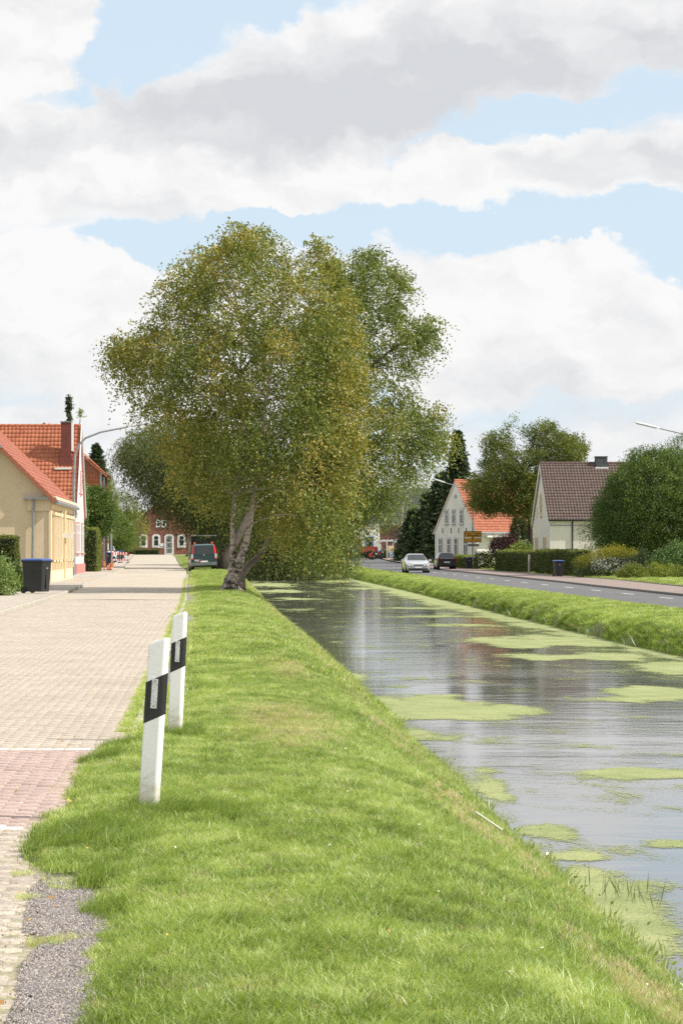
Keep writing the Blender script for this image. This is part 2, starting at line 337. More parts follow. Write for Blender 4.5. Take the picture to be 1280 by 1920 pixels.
# cross-section: (x as a function of y, z, grassy)
XS = [(lambda y: -3000, 0), (lambda y: -60, 0), (lambda y: KL(y)-2.36, .0), (lambda y: KL(y)-2.30, -.14), (lambda y: KL(y)-.02, -.14), (lambda y: min(KR(y), LAWN(y))-.10, -.14),
      (lambda y: min(KR(y)+.01, LAWN(y)-.05), -.10), (lambda y: LAWN(y), -.052), (lambda y: LAWN(y)+.10, -.02), (lambda y: LAWN(y)+.35, .0), (lambda y: .35, .0), (lambda y: .75, -.012), (lambda y: 1.05, -.06),
      (lambda y: 1.35, -.17), (lambda y: 1.65, -.33), (lambda y: 1.95, -.52), (lambda y: WL(y)-.2, -.70), (lambda y: WL(y), -.86), (lambda y: WL(y)+.5, -1.25), (lambda y: 5, -1.7),
      (lambda y: 8, -1.7), (lambda y: WR(y)-.35, -1.2), (lambda y: WR(y), -.86), (lambda y: WR(y)+.14, -.66), (lambda y: WR(y)+.42, -.45), (lambda y: WR(y)+.72, -.33), (lambda y: WR(y)+1.15, -.275),
      (lambda y: RL(y)-.25, -.26), (lambda y: RL(y)+.02, -.32), (lambda y: RL(y)+.05, -.38), (lambda y: RR(y), -.38), (lambda y: PV(y)-.03, -.38), (lambda y: PV(y)+.02, -.16), (lambda y: PV(y)+3, -.12), (lambda y: 60, -.1), (lambda y: 3000, 0)]
def gz(x, y):
    xs = [f(y) for f, z in XS]
    z = float(np.interp(x, xs, [z for f, z in XS]))
    if WL(y)-.3 < x < WR(y)+.3: return z
    return z + rise(y)
def loft(name, cols, ys, mat, kind='structure', parent=None, bump=None):
    """cols: list of (x(y), z(y)) -> quad sheet"""
    V = []; F = []
    for y in ys:
        for fx, fz in cols:
            x = fx(y); V.append((x, y, fz(x, y)))
    n = len(cols)
    for i in range(len(ys)-1):
        for j in range(n-1): F.append((i*n+j, i*n+j+1, (i+1)*n+j+1, (i+1)*n+j))
    o = link(name, np_mesh(name, V, F, mat, smooth=True), parent)
    if kind: o['kind'] = kind
    return o
YS = list(np.arange(-6, 30, 1.0)) + list(np.arange(30, 110, 2.5)) + list(np.arange(110, 420, 8)) + [450, 500, 600, 900, 1600, 4000]
def ground_mat():
    m, nt, out = _nt('meadow_soil'); p = nt.nodes.new('ShaderNodeBsdfPrincipled'); nt.links.new(p.outputs[0], out.inputs[0])
    f = _noise(nt, .9, 8, .7, coord='P'); g = _noise(nt, 30, 4, .8, coord='P')
    c1 = _ramp(nt, [(.3, (.17, .20, .07)), (.5, (.23, .26, .10)), (.72, (.32, .31, .17))], f)
    c2 = _ramp(nt, [(.3, (.6, .6, .6)), (.7, (1.3, 1.3, 1.2))], g)
    c = _mixc(nt, 1.0, c1, c2, 'MULTIPLY'); nt.links.new(c, p.inputs['Base Color']); p.inputs['Roughness'].default_value = .95; p.inputs['Specular IOR Level'].default_value = .2
    b = nt.nodes.new('ShaderNodeBump'); b.inputs['Strength'].default_value = 1; b.inputs['Distance'].default_value = .05; nt.links.new(g, b.inputs['Height']); nt.links.new(b.outputs[0], p.inputs['Normal'])
    return m
M['ground'] = ground_mat()
ground = loft('ground', [(f, (lambda z: lambda x, y: z + (rise(y) if (x < 1 or x > 11.4) else (rise(y) if y > 395 else 0)))(z)) for f, z in XS], YS, M['ground'])

# ------------------------------------------------------------------ canal water
def water_mat():
    m, nt, out = _nt('canal_water'); p = nt.nodes.new('ShaderNodeBsdfPrincipled'); nt.links.new(p.outputs[0], out.inputs[0])
    p.inputs['Base Color'].default_value = (.10, .10, .098, 1); p.inputs['Roughness'].default_value = .06; p.inputs['IOR'].default_value = 2.3; p.inputs['Specular IOR Level'].default_value = .9
    a = _noise(nt, 5.5, 5, .62, coord='P', stretch=(1.0, .8, 1)); b2 = _noise(nt, 1.5, 5, .6, coord='P', stretch=(.75, 1, 1)); fine = _noise(nt, 17, 3, .6, coord='P')
    calm = _ramp(nt, [(.40, (.10, .10, .10)), (.66, (1, 1, 1))], _noise(nt, .30, 5, .65, coord='P', stretch=(.35, 1, 1)))
    s = nt.nodes.new('ShaderNodeMath'); s.operation = 'MULTIPLY_ADD'; nt.links.new(b2, s.inputs[0]); s.inputs[1].default_value = 2.4; nt.links.new(a, s.inputs[2])
    s3 = nt.nodes.new('ShaderNodeMath'); s3.operation = 'MULTIPLY_ADD'; nt.links.new(fine, s3.inputs[0]); s3.inputs[1].default_value = .5; nt.links.new(s.outputs[0], s3.inputs[2])
    s2 = nt.nodes.new('ShaderNodeMath'); s2.operation = 'MULTIPLY'; nt.links.new(s3.outputs[0], s2.inputs[0]); nt.links.new(calm, s2.inputs[1])
    b = nt.nodes.new('ShaderNodeBump'); b.inputs['Strength'].default_value = .15; b.inputs['Distance'].default_value = .016
    nt.links.new(s2.outputs[0], b.inputs['Height']); nt.links.new(b.outputs[0], p.inputs['Normal']); return m
M['water'] = water_mat()
loft('water', [(lambda y: WL(y)-.1, lambda x, y: WATER), (lambda y: 6, lambda x, y: WATER), (lambda y: WR(y)+.08, lambda x, y: WATER)], [y for y in YS if y <= 418], M['water'])

# duckweed: ragged floating mats, one cell per sample of a density field
def vnoise(x, y, seed=0):
    def h(i, j):
        n = (i*374761393 + j*668265263 + seed*974711) & 0xffffffff
        n = ((n ^ (n >> 13)) * 1274126177) & 0xffffffff
        return ((n ^ (n >> 16)) & 0xffff) / 65535.0
    x = np.asarray(x, float); y = np.asarray(y, float)
    xi = np.floor(x).astype(np.int64); yi = np.floor(y).astype(np.int64); fx = x-xi; fy = y-yi
    fx = fx*fx*(3-2*fx); fy = fy*fy*(3-2*fy)
    return (h(xi, yi)*(1-fx)+h(xi+1, yi)*fx)*(1-fy) + (h(xi, yi+1)*(1-fx)+h(xi+1, yi+1)*fx)*fy
def fbm(x, y, o=4, seed=0):
    s = 0; a = .5
    for k in range(o): s = s + a*vnoise(x*2**k, y*2**k, seed+k); a *= .5
    return s/(1-.5**o)
def wpx(px, py):                    # a pixel on the water surface -> x, y
    Y = (1.46-WATER)*FPX/(py-1031); return (px-400)*Y/FPX, Y
mats_px = [  # x0, x1, y0, y1 of each floating mat in the photograph, density
    (630, 1075, 1303, 1350, 1.25), (840, 1240, 1192, 1216, 1.2), (1120, 1330, 1288, 1318, 1.25), (1040, 1330, 1436, 1466, .95), (930, 1150, 1536, 1576, .95),
    (1205, 1400, 1566, 1592, 1.2), (1000, 1330, 1630, 1800, .98), (960, 1200, 1590, 1625, .7), (880, 1300, 1224, 1240, 1.0), (700, 860, 1352, 1400, .62), (620, 700, 1255, 1290, .7),
    (1150, 1380, 1238, 1262, 1.0), (1060, 1320, 1180, 1200, .8), (700, 1010, 1168, 1180, .7), (640, 900, 1136, 1147, .7), (460, 600, 1105, 1113, 1.0), (470, 640, 1120, 1126, .95), (440, 560, 1092, 1101, 1.2),
    (500, 640, 1140, 1146, .8), (560, 700, 1084, 1094, .9), (600, 760, 1100, 1106, .8), (720, 960, 1150, 1160, .75), (860, 1000, 1440, 1510, .55), (1080, 1300, 1840, 1900, .75), (1180, 1330, 1725, 1765, .8)]
def duck_field(X, Y):
    f = np.full(X.shape, -1.0)
    wxn = (fbm(X*.7, Y*.35, 4, 5)-.5)
    for x0, x1, y0, y1, w in mats_px:
        ax, ay = wpx((x0+x1)/2, (y0+y1)/2); _, ya = wpx(0, y0); _, yb = wpx(0, y1)
        rx = (x1-x0)/2*ay/FPX; ry = (ya-yb)/2
        d = np.sqrt(((X-ax)/rx + wxn*.9)**2 + ((Y-(ya+yb)/2)/ry + wxn*1.5)**2)
        f = np.maximum(f, (1-d)*1.5 + (w-1)*1.1)
    wr = np.array([WR(y) for y in Y[:, 0]])[:, None]; wl = np.array([WL(y) for y in Y[:, 0]])[:, None]
    edge_r = (1.05 + 1.2*np.clip((Y-45)/60, 0, 1)*fbm(Y*.04, Y*0+3, 2, 9) - (wr-X))*.9      # band along the right bank
    edge_l = (.42 - (X-wl))*1.0 - .1
    far = (np.clip((Y-75)/90, 0, 1))*.75*(fbm(X*.5+3, Y*.07, 4, 21)*2-.85)
    f = np.maximum(np.maximum(f, edge_r), np.maximum(edge_l, far))
    f = f + (fbm(X*1.6, Y*.8, 5, 2)-.5)*1.5 + (fbm(X*9, Y*4, 3, 3)-.5)*.25
    return f
def build_duckweed():
    ys = [7.6]
    while ys[-1] < 300: ys.append(ys[-1] + max(.035, ys[-1]**2/FPX/2.3*.9))
    ys = np.array(ys); nx = 300; u = np.linspace(0, 1, nx)
    X = np.array([[WL(y)-.02 + t*(WR(y)-WL(y)+.04) for t in u] for y in ys]); Y = np.repeat(ys[:, None], nx, 1)
    f = duck_field(X, Y); Z = WATER + .004 + X*0
    fc = (f[:-1, :-1]+f[1:, 1:]+f[1:, :-1]+f[:-1, 1:])/4
    idx = np.arange(len(ys)*nx).reshape(len(ys), nx); keep = fc > -.55
    F = np.stack([idx[:-1, :-1][keep], idx[:-1, 1:][keep], idx[1:, 1:][keep], idx[1:, :-1][keep]], 1)
    used, inv = np.unique(F, return_inverse=True); V = np.stack([X.ravel(), Y.ravel(), Z.ravel()], 1)[used]
    m = surf('duckweed_green', (.36, .385, .17), (.26, .30, .12), 1.6, .8, .5, 60, fine=70, coord='P', spec=.25)
    # fronds thin out towards the rim of each mat: cover fraction follows the density stored on the mesh
    nt = m.node_tree; out = [x for x in nt.nodes if x.type == 'OUTPUT_MATERIAL'][0]; pr = [x for x in nt.nodes if x.type == 'BSDF_PRINCIPLED'][0]
    a = nt.nodes.new('ShaderNodeAttribute'); a.attribute_name = 'dens'
    n1 = _noise(nt, 34, 4, .75, coord='P'); n2 = _noise(nt, 2.2, 5, .65, coord='P', stretch=(1, .6, 1))
    s = nt.nodes.new('ShaderNodeMath'); s.operation = 'MULTIPLY_ADD'; nt.links.new(n1, s.inputs[0]); s.inputs[1].default_value = 2.2; nt.links.new(a.outputs['Fac'], s.inputs[2])
    s2 = nt.nodes.new('ShaderNodeMath'); s2.operation = 'MULTIPLY_ADD'; nt.links.new(n2, s2.inputs[0]); s2.inputs[1].default_value = 1.2; nt.links.new(s.outputs[0], s2.inputs[2])
    mr = nt.nodes.new('ShaderNodeMapRange'); mr.inputs['From Min'].default_value = 1.96; mr.inputs['From Max'].default_value = 2.34; nt.links.new(s2.outputs[0], mr.inputs['Value'])
    tr = nt.nodes.new('ShaderNodeBsdfTransparent'); mx = nt.nodes.new('ShaderNodeMixShader'); nt.links.new(mr.outputs[0], mx.inputs[0]); nt.links.new(tr.outputs[0], mx.inputs[1]); nt.links.new(pr.outputs[0], mx.inputs[2]); nt.links.new(mx.outputs[0], out.inputs[0])
    o = link('duckweed', np_mesh('duckweed', V, inv.reshape(-1, 4), m, {'dens': f.ravel()[used]})); tag(o, 'pale green duckweed floating in ragged mats on the canal', 'duckweed', kind='stuff')
build_duckweed()

# ------------------------------------------------------------------ left lane of clinker pavers
zl = lambda dzv: (lambda x, y: dzv + rise(y))
M['joint'] = surf('sandy_joint', (.40, .345, .27), (.33, .30, .20), 1.6, .95, .4, 60, coord='P', fine=25)
M['paver'] = surf('buff_paver', (.515, .445, .37), (.45, .385, .32), .7, .85, .35, 90, tint='tint', fine=55, coord='P')
M['paver_red'] = surf('red_paver', (.50, .375, .335), (.44, .325, .29), 1.5, .85, .3, 90, tint='tint', fine=55, coord='P')
M['paver_white'] = surf('white_paver', (.74, .72, .68), (.62, .60, .56), 4, .8, .2, 80, coord='P')
M['kerbstone'] = surf('concrete_kerb', (.50, .46, .39), (.38, .35, .29), 2, .9, .4, 60, fine=30, coord='P')
def far_paver_mat():
    m, nt, out = _nt('buff_pavers_far'); p = nt.nodes.new('ShaderNodeBsdfPrincipled'); nt.links.new(p.outputs[0], out.inputs[0])
    g = nt.nodes.new('ShaderNodeNewGeometry'); b = nt.nodes.new('ShaderNodeTexBrick'); nt.links.new(g.outputs['Position'], b.inputs['Vector'])
    b.inputs['Color1'].default_value = (.49, .42, .35, 1); b.inputs['Color2'].default_value = (.45, .385, .32, 1); b.inputs['Mortar'].default_value = (.40, .36, .25, 1)
    b.inputs['Scale'].default_value = 1; b.inputs['Brick Width'].default_value = .205; b.inputs['Row Height'].default_value = .6; b.inputs['Mortar Size'].default_value = .012
    c = _mixc(nt, 1.0, b.outputs['Color'], _ramp(nt, [(.3, (.85, .85, .84)), (.7, (1.08, 1.08, 1.06))], _noise(nt, .6, 5, coord='P')), 'MULTIPLY')
    nt.links.new(c, p.inputs['Base Color']); p.inputs['Roughness'].default_value = .85; return m
M['paver_far'] = far_paver_mat()
RY = [y for y in YS if -6 <= y <= 372] + [372]
PAVE_END = 74.0
road = loft('road', [(lambda y: KL(y)-.02, zl(-.0535)), (lambda y: (KL(y)+KR(y))/2, zl(-.0535)), (lambda y: min(KR(y)+.1, LAWN(y)+.02), zl(-.0535))], [y for y in RY if y < PAVE_END] + [PAVE_END], M['joint'])
road_far = loft('road', [(lambda y: KL(y)-.02, zl(-.05)), (lambda y: (KL(y)+KR(y))/2, zl(-.035)), (lambda y: KR(y), zl(-.05))], [PAVE_END] + [y for y in RY if y > PAVE_END], M['paver_far'])
def build_pavers():
    P = .1035; W = .2055; L0, H = .199, .0975
    def proto(kind, k):
        r = random.Random(k); j = lambda: r.uniform(-.0018, .0018); b = .006
        vs = []
        for (x, y) in ((-L0/2, -H/2), (L0/2, -H/2), (L0/2, H/2), (-L0/2, H/2)): vs.append((x+j(), y+j(), -.02))
        for (x, y) in ((-L0/2, -H/2), (L0/2, -H/2), (L0/2, H/2), (-L0/2, H/2)): vs.append((x+j(), y+j(), -.005))
        for (x, y) in ((-L0/2, -H/2), (L0/2, -H/2), (L0/2, H/2), (-L0/2, H/2)): vs.append((x*(1-2*b/L0), y*(1-2*b/H), j()*.6))
        fs = [(8, 9, 10, 11)]
        for i in range(4): fs += [(i, (i+1) % 4, (i+1) % 4+4, i+4), (i+4, (i+1) % 4+4, (i+1) % 4+8, i+8)]
        return vs, fs
    pr = {}
    for kind in ('paver', 'paver_red', 'paver_white'):
        for k in range(4):
            vs, fs = proto(kind, k); pr[kind, k] = (np_mesh(kind, vs, fs, M[kind], {'tint': [(.42, .52, .60, .70)[k]]*12}), np.array(vs), np.array(fs))
    items = []; row = 0; y = 7.3
    while y < PAVE_END - .05:
        band = 13.25 <= y <= 18.6
        kind = 'paver'
        if band: kind = 'paver_red'
        if 13.25 <= y < 13.25+P*1.0 or 18.6-P < y <= 18.6: kind = 'paver_white'
        x1 = min(KR(y), LAWN(y)+.02) - .004
        if band: x1 = LAWN(y)+.02
        xl = max(KL(y)+.02, -(430/FPX)*y - .8)
        off = 0 if row % 2 else W/2
        i = 0
        a0 = math.floor(x1/W)*W + off
        for i in range(0, 40):
            cx = a0 - i*W
            if cx + L0/2 > x1 + .03: continue
            if cx < xl: break
            kd = kind
            if kind == 'paver_red' and 13.25+P <= y < 13.25+2*P and cx < -1.05: kd = 'paver_white'
            items.append((cx, y, kd))
        y += P; row += 1
    # drop the pavers hidden under the loose chippings next to the verge
    items = [t for t in items if not in_patch(t[0]+.04, t[1]-.0)]
    items.sort(key=lambda t: (t[0] < -(400/FPX)*t[1]-.1, t[1]))
    n = 0
    for cx, cy, kd in items[:300]:
        o = link('paver', pr[kd, random.randrange(4)][0], road, (cx, cy, -.048 + random.uniform(-.0012, .001))); o.rotation_euler = (random.uniform(-.004, .004), random.uniform(-.003, .003), random.uniform(-.010, .010)); n += 1
    rest = items[300:]
    Vs = []; Fs = []; T = []; MI = []; b = 0
    for cx, cy, kd in rest:
        _, vs, fs = pr[kd, random.randrange(4)]
        if cy > 30: vs = vs[4:]; fs = fs[[0, 2, 4, 6, 8]]-4
        Vs.append(vs + np.array((cx, cy, -.048 + random.uniform(-.001, .001)))); Fs.append(fs + b); b += len(vs)
        T += [random.uniform(.4, .72)]*len(vs); MI += [('paver', 'paver_red', 'paver_white').index(kd)]*len(fs)
    me = np_mesh('paver', np.concatenate(Vs), np.concatenate(Fs), [M['paver'], M['paver_red'], M['paver_white']], {'tint': T}, mi=MI)
    link('paver', me, road)['kind'] = 'stuff'
# patch of grey chippings at the verge
PATCH = [[(-.62, 7.0), (-.62, 8.2), (-.66, 8.9), (-.62, 9.35), (-.60, 9.8), (-.38, 9.8), (-.36, 9.2), (-.34, 8.2), (-.30, 7.0)],
         [(-.71, 9.65), (-.74, 10.2), (-.77, 10.9), (-.72, 11.5), (-.62, 11.7), (-.50, 11.35), (-.42, 10.6), (-.40, 9.9), (-.46, 9.55), (-.60, 9.5)]]
def inpoly(x, y, poly):
    c = False; n = len(poly)
    for i in range(n):
        x1, y1 = poly[i]; x2, y2 = poly[(i+1) % n]
        if (y1 > y) != (y2 > y) and x < (x2-x1)*(y-y1)/(y2-y1)+x1: c = not c
    return c
def in_patch(x, y, m=0): return any(inpoly(x, y, p) for p in PATCH)
build_pavers()
M['asphalt_loose'] = surf('weathered_asphalt', (.40, .365, .35), (.28, .26, .26), 5, .95, 1.0, 200, fine=190, coord='P')
def patch_mesh():
    V = []; F = []; nx, ny = 60, 260
    xs = np.linspace(-.85, -.28, nx); ys = np.linspace(7.0, 11.9, ny)
    X, Y = np.meshgrid(xs, ys); nz = fbm(X*9, Y*9, 4, 31)
    Z = -.0455 + .004*nz + .004*vnoise(X*90, Y*90, 5)
    ins = np.zeros(X.shape, bool)
    for i in range(ny):
        for j in range(nx):
            jx = X[i, j] + (nz[i, j]-.5)*.12; jy = Y[i, j] + (nz[i, j]-.5)*.5; ins[i, j] = in_patch(jx, jy)
    idx = np.arange(nx*ny).reshape(ny, nx); k = ins[:-1, :-1] & ins[1:, 1:]
    F = np.stack([idx[:-1, :-1][k], idx[:-1, 1:][k], idx[1:, 1:][k], idx[1:, :-1][k]], 1)
    used, inv = np.unique(F, return_inverse=True); V = np.stack([X.ravel(), Y.ravel(), Z.ravel()], 1)[used]
    o = link('asphalt_patch', np_mesh('asphalt_patch', V, inv.reshape(-1, 4), M['asphalt_loose'], smooth=True)); o['kind'] = 'structure'
patch_mesh()
# worn asphalt shoulder between the edging stones and the grass, broken by tufts
def shoulder():
    ys = list(np.arange(19.2, 130, .35)); V = []; F = []; nx = 9
    for y in ys:
        a = KR(y)+.12; b = LAWN(y)+.02
        for j in range(nx):
            t = j/(nx-1); V.append((a+(b-a)*t, y, -.042 + .012*float(fbm(a*5+t*3, y*2, 3, 4)) + rise(y)))
    for i in range(len(ys)-1):
        for j in range(nx-1): F.append((i*nx+j, i*nx+j+1, (i+1)*nx+j+1, (i+1)*nx+j))
    m = surf('broken_asphalt', (.33, .29, .26), (.22, .20, .18), 1.8, .95, .9, 60, fine=40, coord='P')
    link('shoulder', np_mesh('shoulder', V, F, m, smooth=True))['kind'] = 'structure'
shoulder()
def edging():
    mb = MB(); mb.box((0, 0, 0), (.1, .99, .10)); me0 = None; y = 19.3; k = 0
    while y < 150:
        a = math.atan2(KR(y+1)-KR(y), 1)
        loc = (KR(y+.5)+.06, y+.5, -.085 + random.uniform(-.004, .006) + rise(y+.5))
        if me0 is None: o = mb.build('edging_stone', M['kerbstone'], road, loc=loc); me0 = o.data
        else: o = link('edging_stone', me0, road, loc)
        o.rotation_euler = (0, 0, -a); y += 1.005
edging()
# left pavement with raised kerb
M['slab'] = surf('pavement_slab', (.50, .43, .36), (.40, .35, .29), .9, .9, .2, 50, fine=18, coord='P')
pave = loft('sidewalk', [(lambda y: KL(y)-2.32, zl(.055)), (lambda y: KL(y)-1.1, zl(.052)), (lambda y: KL(y)-.13, zl(.046))], [y for y in RY if y > 20], M['slab'])
def kerb(parent, fx, y0, y1, side, z0, matl):
    me0 = None; y = y0
    while y < y1:
        a = math.atan2(fx(y+1)-fx(y), 1); loc = (fx(y+.5)+side*.065, y+.5, z0 + rise(y+.5))
        if me0 is None:
            mb = MB(); s = .13; prof = [(-s/2, -.12), (s/2, -.12), (s/2, .045), (s/2-.02, .06), (-s/2+.02, .06), (-s/2, .045)]
            mb.prism([(p[0], -.495, p[1]) for p in prof], (0, 0, 0), (0, .99, 0)); o = mb.build('kerb_stone', matl, parent, loc=loc); me0 = o.data
        else: o = link('kerb_stone', me0, parent, loc)
        o.rotation_euler = (0, 0, -a); y += 1.0
kerb(pave, KL, 45, 372, -1, -.01, M['kerbstone'])
# cross street in front of the far brick house
loft('road', [(lambda y: -60, zl(.01)), (lambda y: 60, zl(.01))], [378, 384], surf('far_concrete', (.5, .46, .4), (.42, .38, .33), .3, .9))

# ------------------------------------------------------------------ right road
M['asphalt'] = surf('asphalt', (.15, .15, .153), (.12, .12, .123), .35, .9, .25, 120, fine=26, coord='P')
r2 = loft('road', [(lambda y: RL(y), zl(-.305)), (lambda y: (RL(y)+RR(y))/2, zl(-.26)), (lambda y: RR(y)+.02, zl(-.30))], [y for y in RY if y > 40], M['asphalt'])
def dashes():
    me0 = None; mt = surf('road_paint', (.72, .72, .70), (.55, .55, .54), 5, .7, fine=30)
    CX = ip([(60, 16.25), (96, 16.3), (131, 16.4), (165, 16.7), (230, 17.2), (300, 18.3), (400, 18)])
    def zc(x, y): 
        c = (RL(y)+RR(y))/2; t = abs(x-c)/((RR(y)-RL(y))/2); return -.26 - .042*t + .005 + rise(y)
    y = 62.5
    while y < 290:
        a = math.atan2(CX(y+2)-CX(y), 2)
        V = []; 
        x = CX(y+1.3); o_loc = (x, y+1.3, zc(x, y+1.3))
        mb = MB(); mb.quad((-.07, -1.35, 0), (.07, -1.35, 0), (.07, 1.35, 0), (-.07, 1.35, 0))
        if me0 is None: o = mb.build('road_marking', mt, r2, loc=o_loc); me0 = o.data
        else: o = link('road_marking', me0, r2, o_loc)
        o.rotation_euler = (0, 0, -a); y += 8.2
dashes()
M['paving_red'] = brick_mat('pinkish_pavement_bricks', (.33, .25, .22), (.27, .20, .18), (.20, .17, .14), .2, .1, .008, axis='xy')
pave_r = loft('sidewalk', [(lambda y: RR(y)+.13, zl(-.205)), (lambda y: (RR(y)+PV(y))/2, zl(-.19)), (lambda y: PV(y), zl(-.185))], [y for y in RY if y > 50], M['paving_red'])
kerb(pave_r, RR, 80, 250, 1, -.262, surf('dark_kerb', (.22, .20, .18), (.15, .14, .125), 2, .9, .4, 60))
kerb(pave_r, PV, 100, 134, 1, -.21, surf('mossy_edge', (.16, .13, .10), (.10, .09, .07), 2, .9, .4, 60))

# ------------------------------------------------------------------ grass (blade clumps spread with geometry nodes)
def clump_mesh(k, n, rad, h0, h1, wid, lean, wild=.35):
    r = np.random.default_rng(100+k); V = []; F = []
    for i in range(n):
        a = r.uniform(0, 6.283); q = rad*math.sqrt(r.uniform()); bx, by = q*math.cos(a), q*math.sin(a)
        h = r.uniform(h0, h1); th = r.uniform(0, 6.283); w = wid*r.uniform(.7, 1.2)
        lx, ly = lean[0]*h + r.normal(0, wild)*h, lean[1]*h + r.normal(0, wild)*h
        wx, wy = w/2*math.cos(th), w/2*math.sin(th); b = len(V)
        V += [(bx-wx, by-wy, 0), (bx+wx, by+wy, 0), (bx+wx*.8+lx*.3, by+wy*.8+ly*.3, h*.55), (bx-wx*.8+lx*.3, by-wy*.8+ly*.3, h*.55),
              (bx+lx+wx*.15, by+ly+wy*.15, h*.95), (bx+lx-wx*.15, by+ly-wy*.15, h*.95)]
        F += [(b, b+1, b+2, b+3), (b+3, b+2, b+4, b+5)]
    return np_mesh('grass_clump_mesh', V, F, M['grass'])
def make_coll(name, meshes):
    c = bpy.data.collections.new(name)
    for i, me in enumerate(meshes):
        o = bpy.data.objects.new('%s_%02d' % (name, i), me); c.objects.link(o)
    return c
def scatter(name, pts, rot, scl, tint, idx, coll, label=None, cat=None, kind='stuff', parent=None):
    me = bpy.data.meshes.new(name); n = len(pts); me.vertices.add(n); me.vertices.foreach_set('co', np.asarray(pts, np.float32).ravel())
    for k, a, t in (('rot', rot, 'FLOAT_VECTOR'), ('scl', scl, 'FLOAT'), ('tint', tint, 'FLOAT'), ('idx', idx, 'INT')):
        x = me.attributes.new(k, t, 'POINT')
        if t == 'FLOAT_VECTOR': x.data.foreach_set('vector', np.asarray(a, np.float32).ravel())
        else: x.data.foreach_set('value', np.asarray(a, np.int32 if t == 'INT' else np.float32))
    o = link(name, me, parent)
    g = bpy.data.node_groups.new(name + '_spread', 'GeometryNodeTree')
    g.interface.new_socket('Geometry', in_out='INPUT', socket_type='NodeSocketGeometry'); g.interface.new_socket('Geometry', in_out='OUTPUT', socket_type='NodeSocketGeometry')
    N = g.nodes; L = g.links; gi = N.new('NodeGroupInput'); go = N.new('NodeGroupOutput'); ip_ = N.new('GeometryNodeInstanceOnPoints'); ci = N.new('GeometryNodeCollectionInfo')
    mp = N.new('GeometryNodeMeshToPoints')
    ci.inputs['Collection'].default_value = coll; ci.inputs['Separate Children'].default_value = True; ci.inputs['Reset Children'].default_value = True
    def na(nm, t):
        x = N.new('GeometryNodeInputNamedAttribute'); x.data_type = t; x.inputs['Name'].default_value = nm; return [s for s in x.outputs if s.enabled and s.name == 'Attribute'][0]
    L.new(gi.outputs[0], mp.inputs['Mesh']); L.new(mp.outputs[0], ip_.inputs['Points']); L.new(ci.outputs[0], ip_.inputs['Instance']); ip_.inputs['Pick Instance'].default_value = True
    L.new(na('idx', 'INT'), ip_.inputs['Instance Index']); L.new(na('scl', 'FLOAT'), ip_.inputs['Scale'])
    er = N.new('FunctionNodeEulerToRotation'); L.new(na('rot', 'FLOAT_VECTOR'), er.inputs[0]); L.new(er.outputs[0], ip_.inputs['Rotation'])
    L.new(ip_.outputs[0], go.inputs[0])
    md = o.modifiers.new('spread', 'NODES'); md.node_group = g
    return tag(o, label, cat, kind=kind)
NEAR = make_coll('short_clump', [clump_mesh(k, 40, .085, .020, .052, .0040, (.12, -.05), .6) for k in range(10)])
TALL = make_coll('tall_clump', [clump_mesh(20+k, 30, .07, .06, .14, .0050, (.35, -.1), .35) for k in range(6)])
FAR = make_coll('far_clump', [clump_mesh(40+k, 40, .22, .05, .11, .016, (.2, -.05), .35) for k in range(6)])
BANK = make_coll('bank_clump', [clump_mesh(60+k, 46, .22, .10, .26, .014, (-.5, -.2), .4) for k in range(6)])
def zat(xs, ys):
    ks = {}; out = np.empty(len(xs))
    for i, (x, y) in enumerate(zip(xs, ys)):
        yk = round(y*2)/2 if y < 60 else round(y)
        if yk not in ks: ks[yk] = ([f(yk) for f, z in XS], [z for f, z in XS])
        z = np.interp(x, *ks[yk]); out[i] = z if (2.0 < x < WR(yk)+.3) else z + rise(yk)
    return out
def spread(name, n, y0, y1, fx0, fx1, coll, ncol, smin, smax, label, seed, power=1.0, tshift=0.0, zoff=-.004, keepf=None):
    r = np.random.default_rng(seed); u = r.uniform(size=n)
    # density falls as 1/y^power so that the texture on screen stays even
    if abs(power-1) < 1e-6: ys = y0*(y1/y0)**u
    else: ys = (y0**(1-power) + u*(y1**(1-power)-y0**(1-power)))**(1/(1-power))
    a = np.array([fx0(y) for y in ys]); b = np.array([fx1(y) for y in ys]); xs = a + (b-a)*r.uniform(size=n)
    if keepf is not None: k = keepf(xs, ys, r); xs = xs[k]; ys = ys[k]; n = len(xs)
    zs = zat(xs, ys)+zoff
    big = fbm(xs*1.1+4, ys*.8, 4, 11); med = fbm(xs*5, ys*4, 3, 12)
    straw = np.exp(-((xs-1.85)/.28)**2)*np.clip(fbm(xs*3, ys*.9, 4, 61)-.44, 0, 1)*5
    straw = straw + 1.1*np.exp(-((xs-.62)/.30)**2-((ys-21)/1.9)**2) + .7*np.exp(-((xs-.9)/.2)**2-((ys-31)/2.5)**2)
    t = np.clip(.43 + (big-.5)*.55 + (med-.5)*.75 + r.normal(0, .19, n) + tshift, 0, .86)
    dry = r.uniform(size=n) < .012 + np.minimum(straw, .5) + .05*np.clip(fbm(xs*.9, ys*.4, 3, 44)-.55, 0, 1)*4; t[dry] = r.uniform(.88, 1, dry.sum())
    sc = (smin + (smax-smin)*np.clip((fbm(xs*2.3, ys*1.3, 3, 14)-.3)/.7, 0, 1)**1.5)*r.uniform(.8, 1.15, n)
    rot = np.stack([r.normal(0, .12, n), r.normal(0, .12, n), r.normal(0, .5, n)], 1)
    return scatter(name, np.stack([xs, ys, zs], 1), rot, sc, t, r.integers(0, ncol, n), coll, label, 'grass')
FR = lambda y: (1300-400)*y/FPX + .5                 # right edge of the view
ltop = lambda y: LAWN(y) + .0
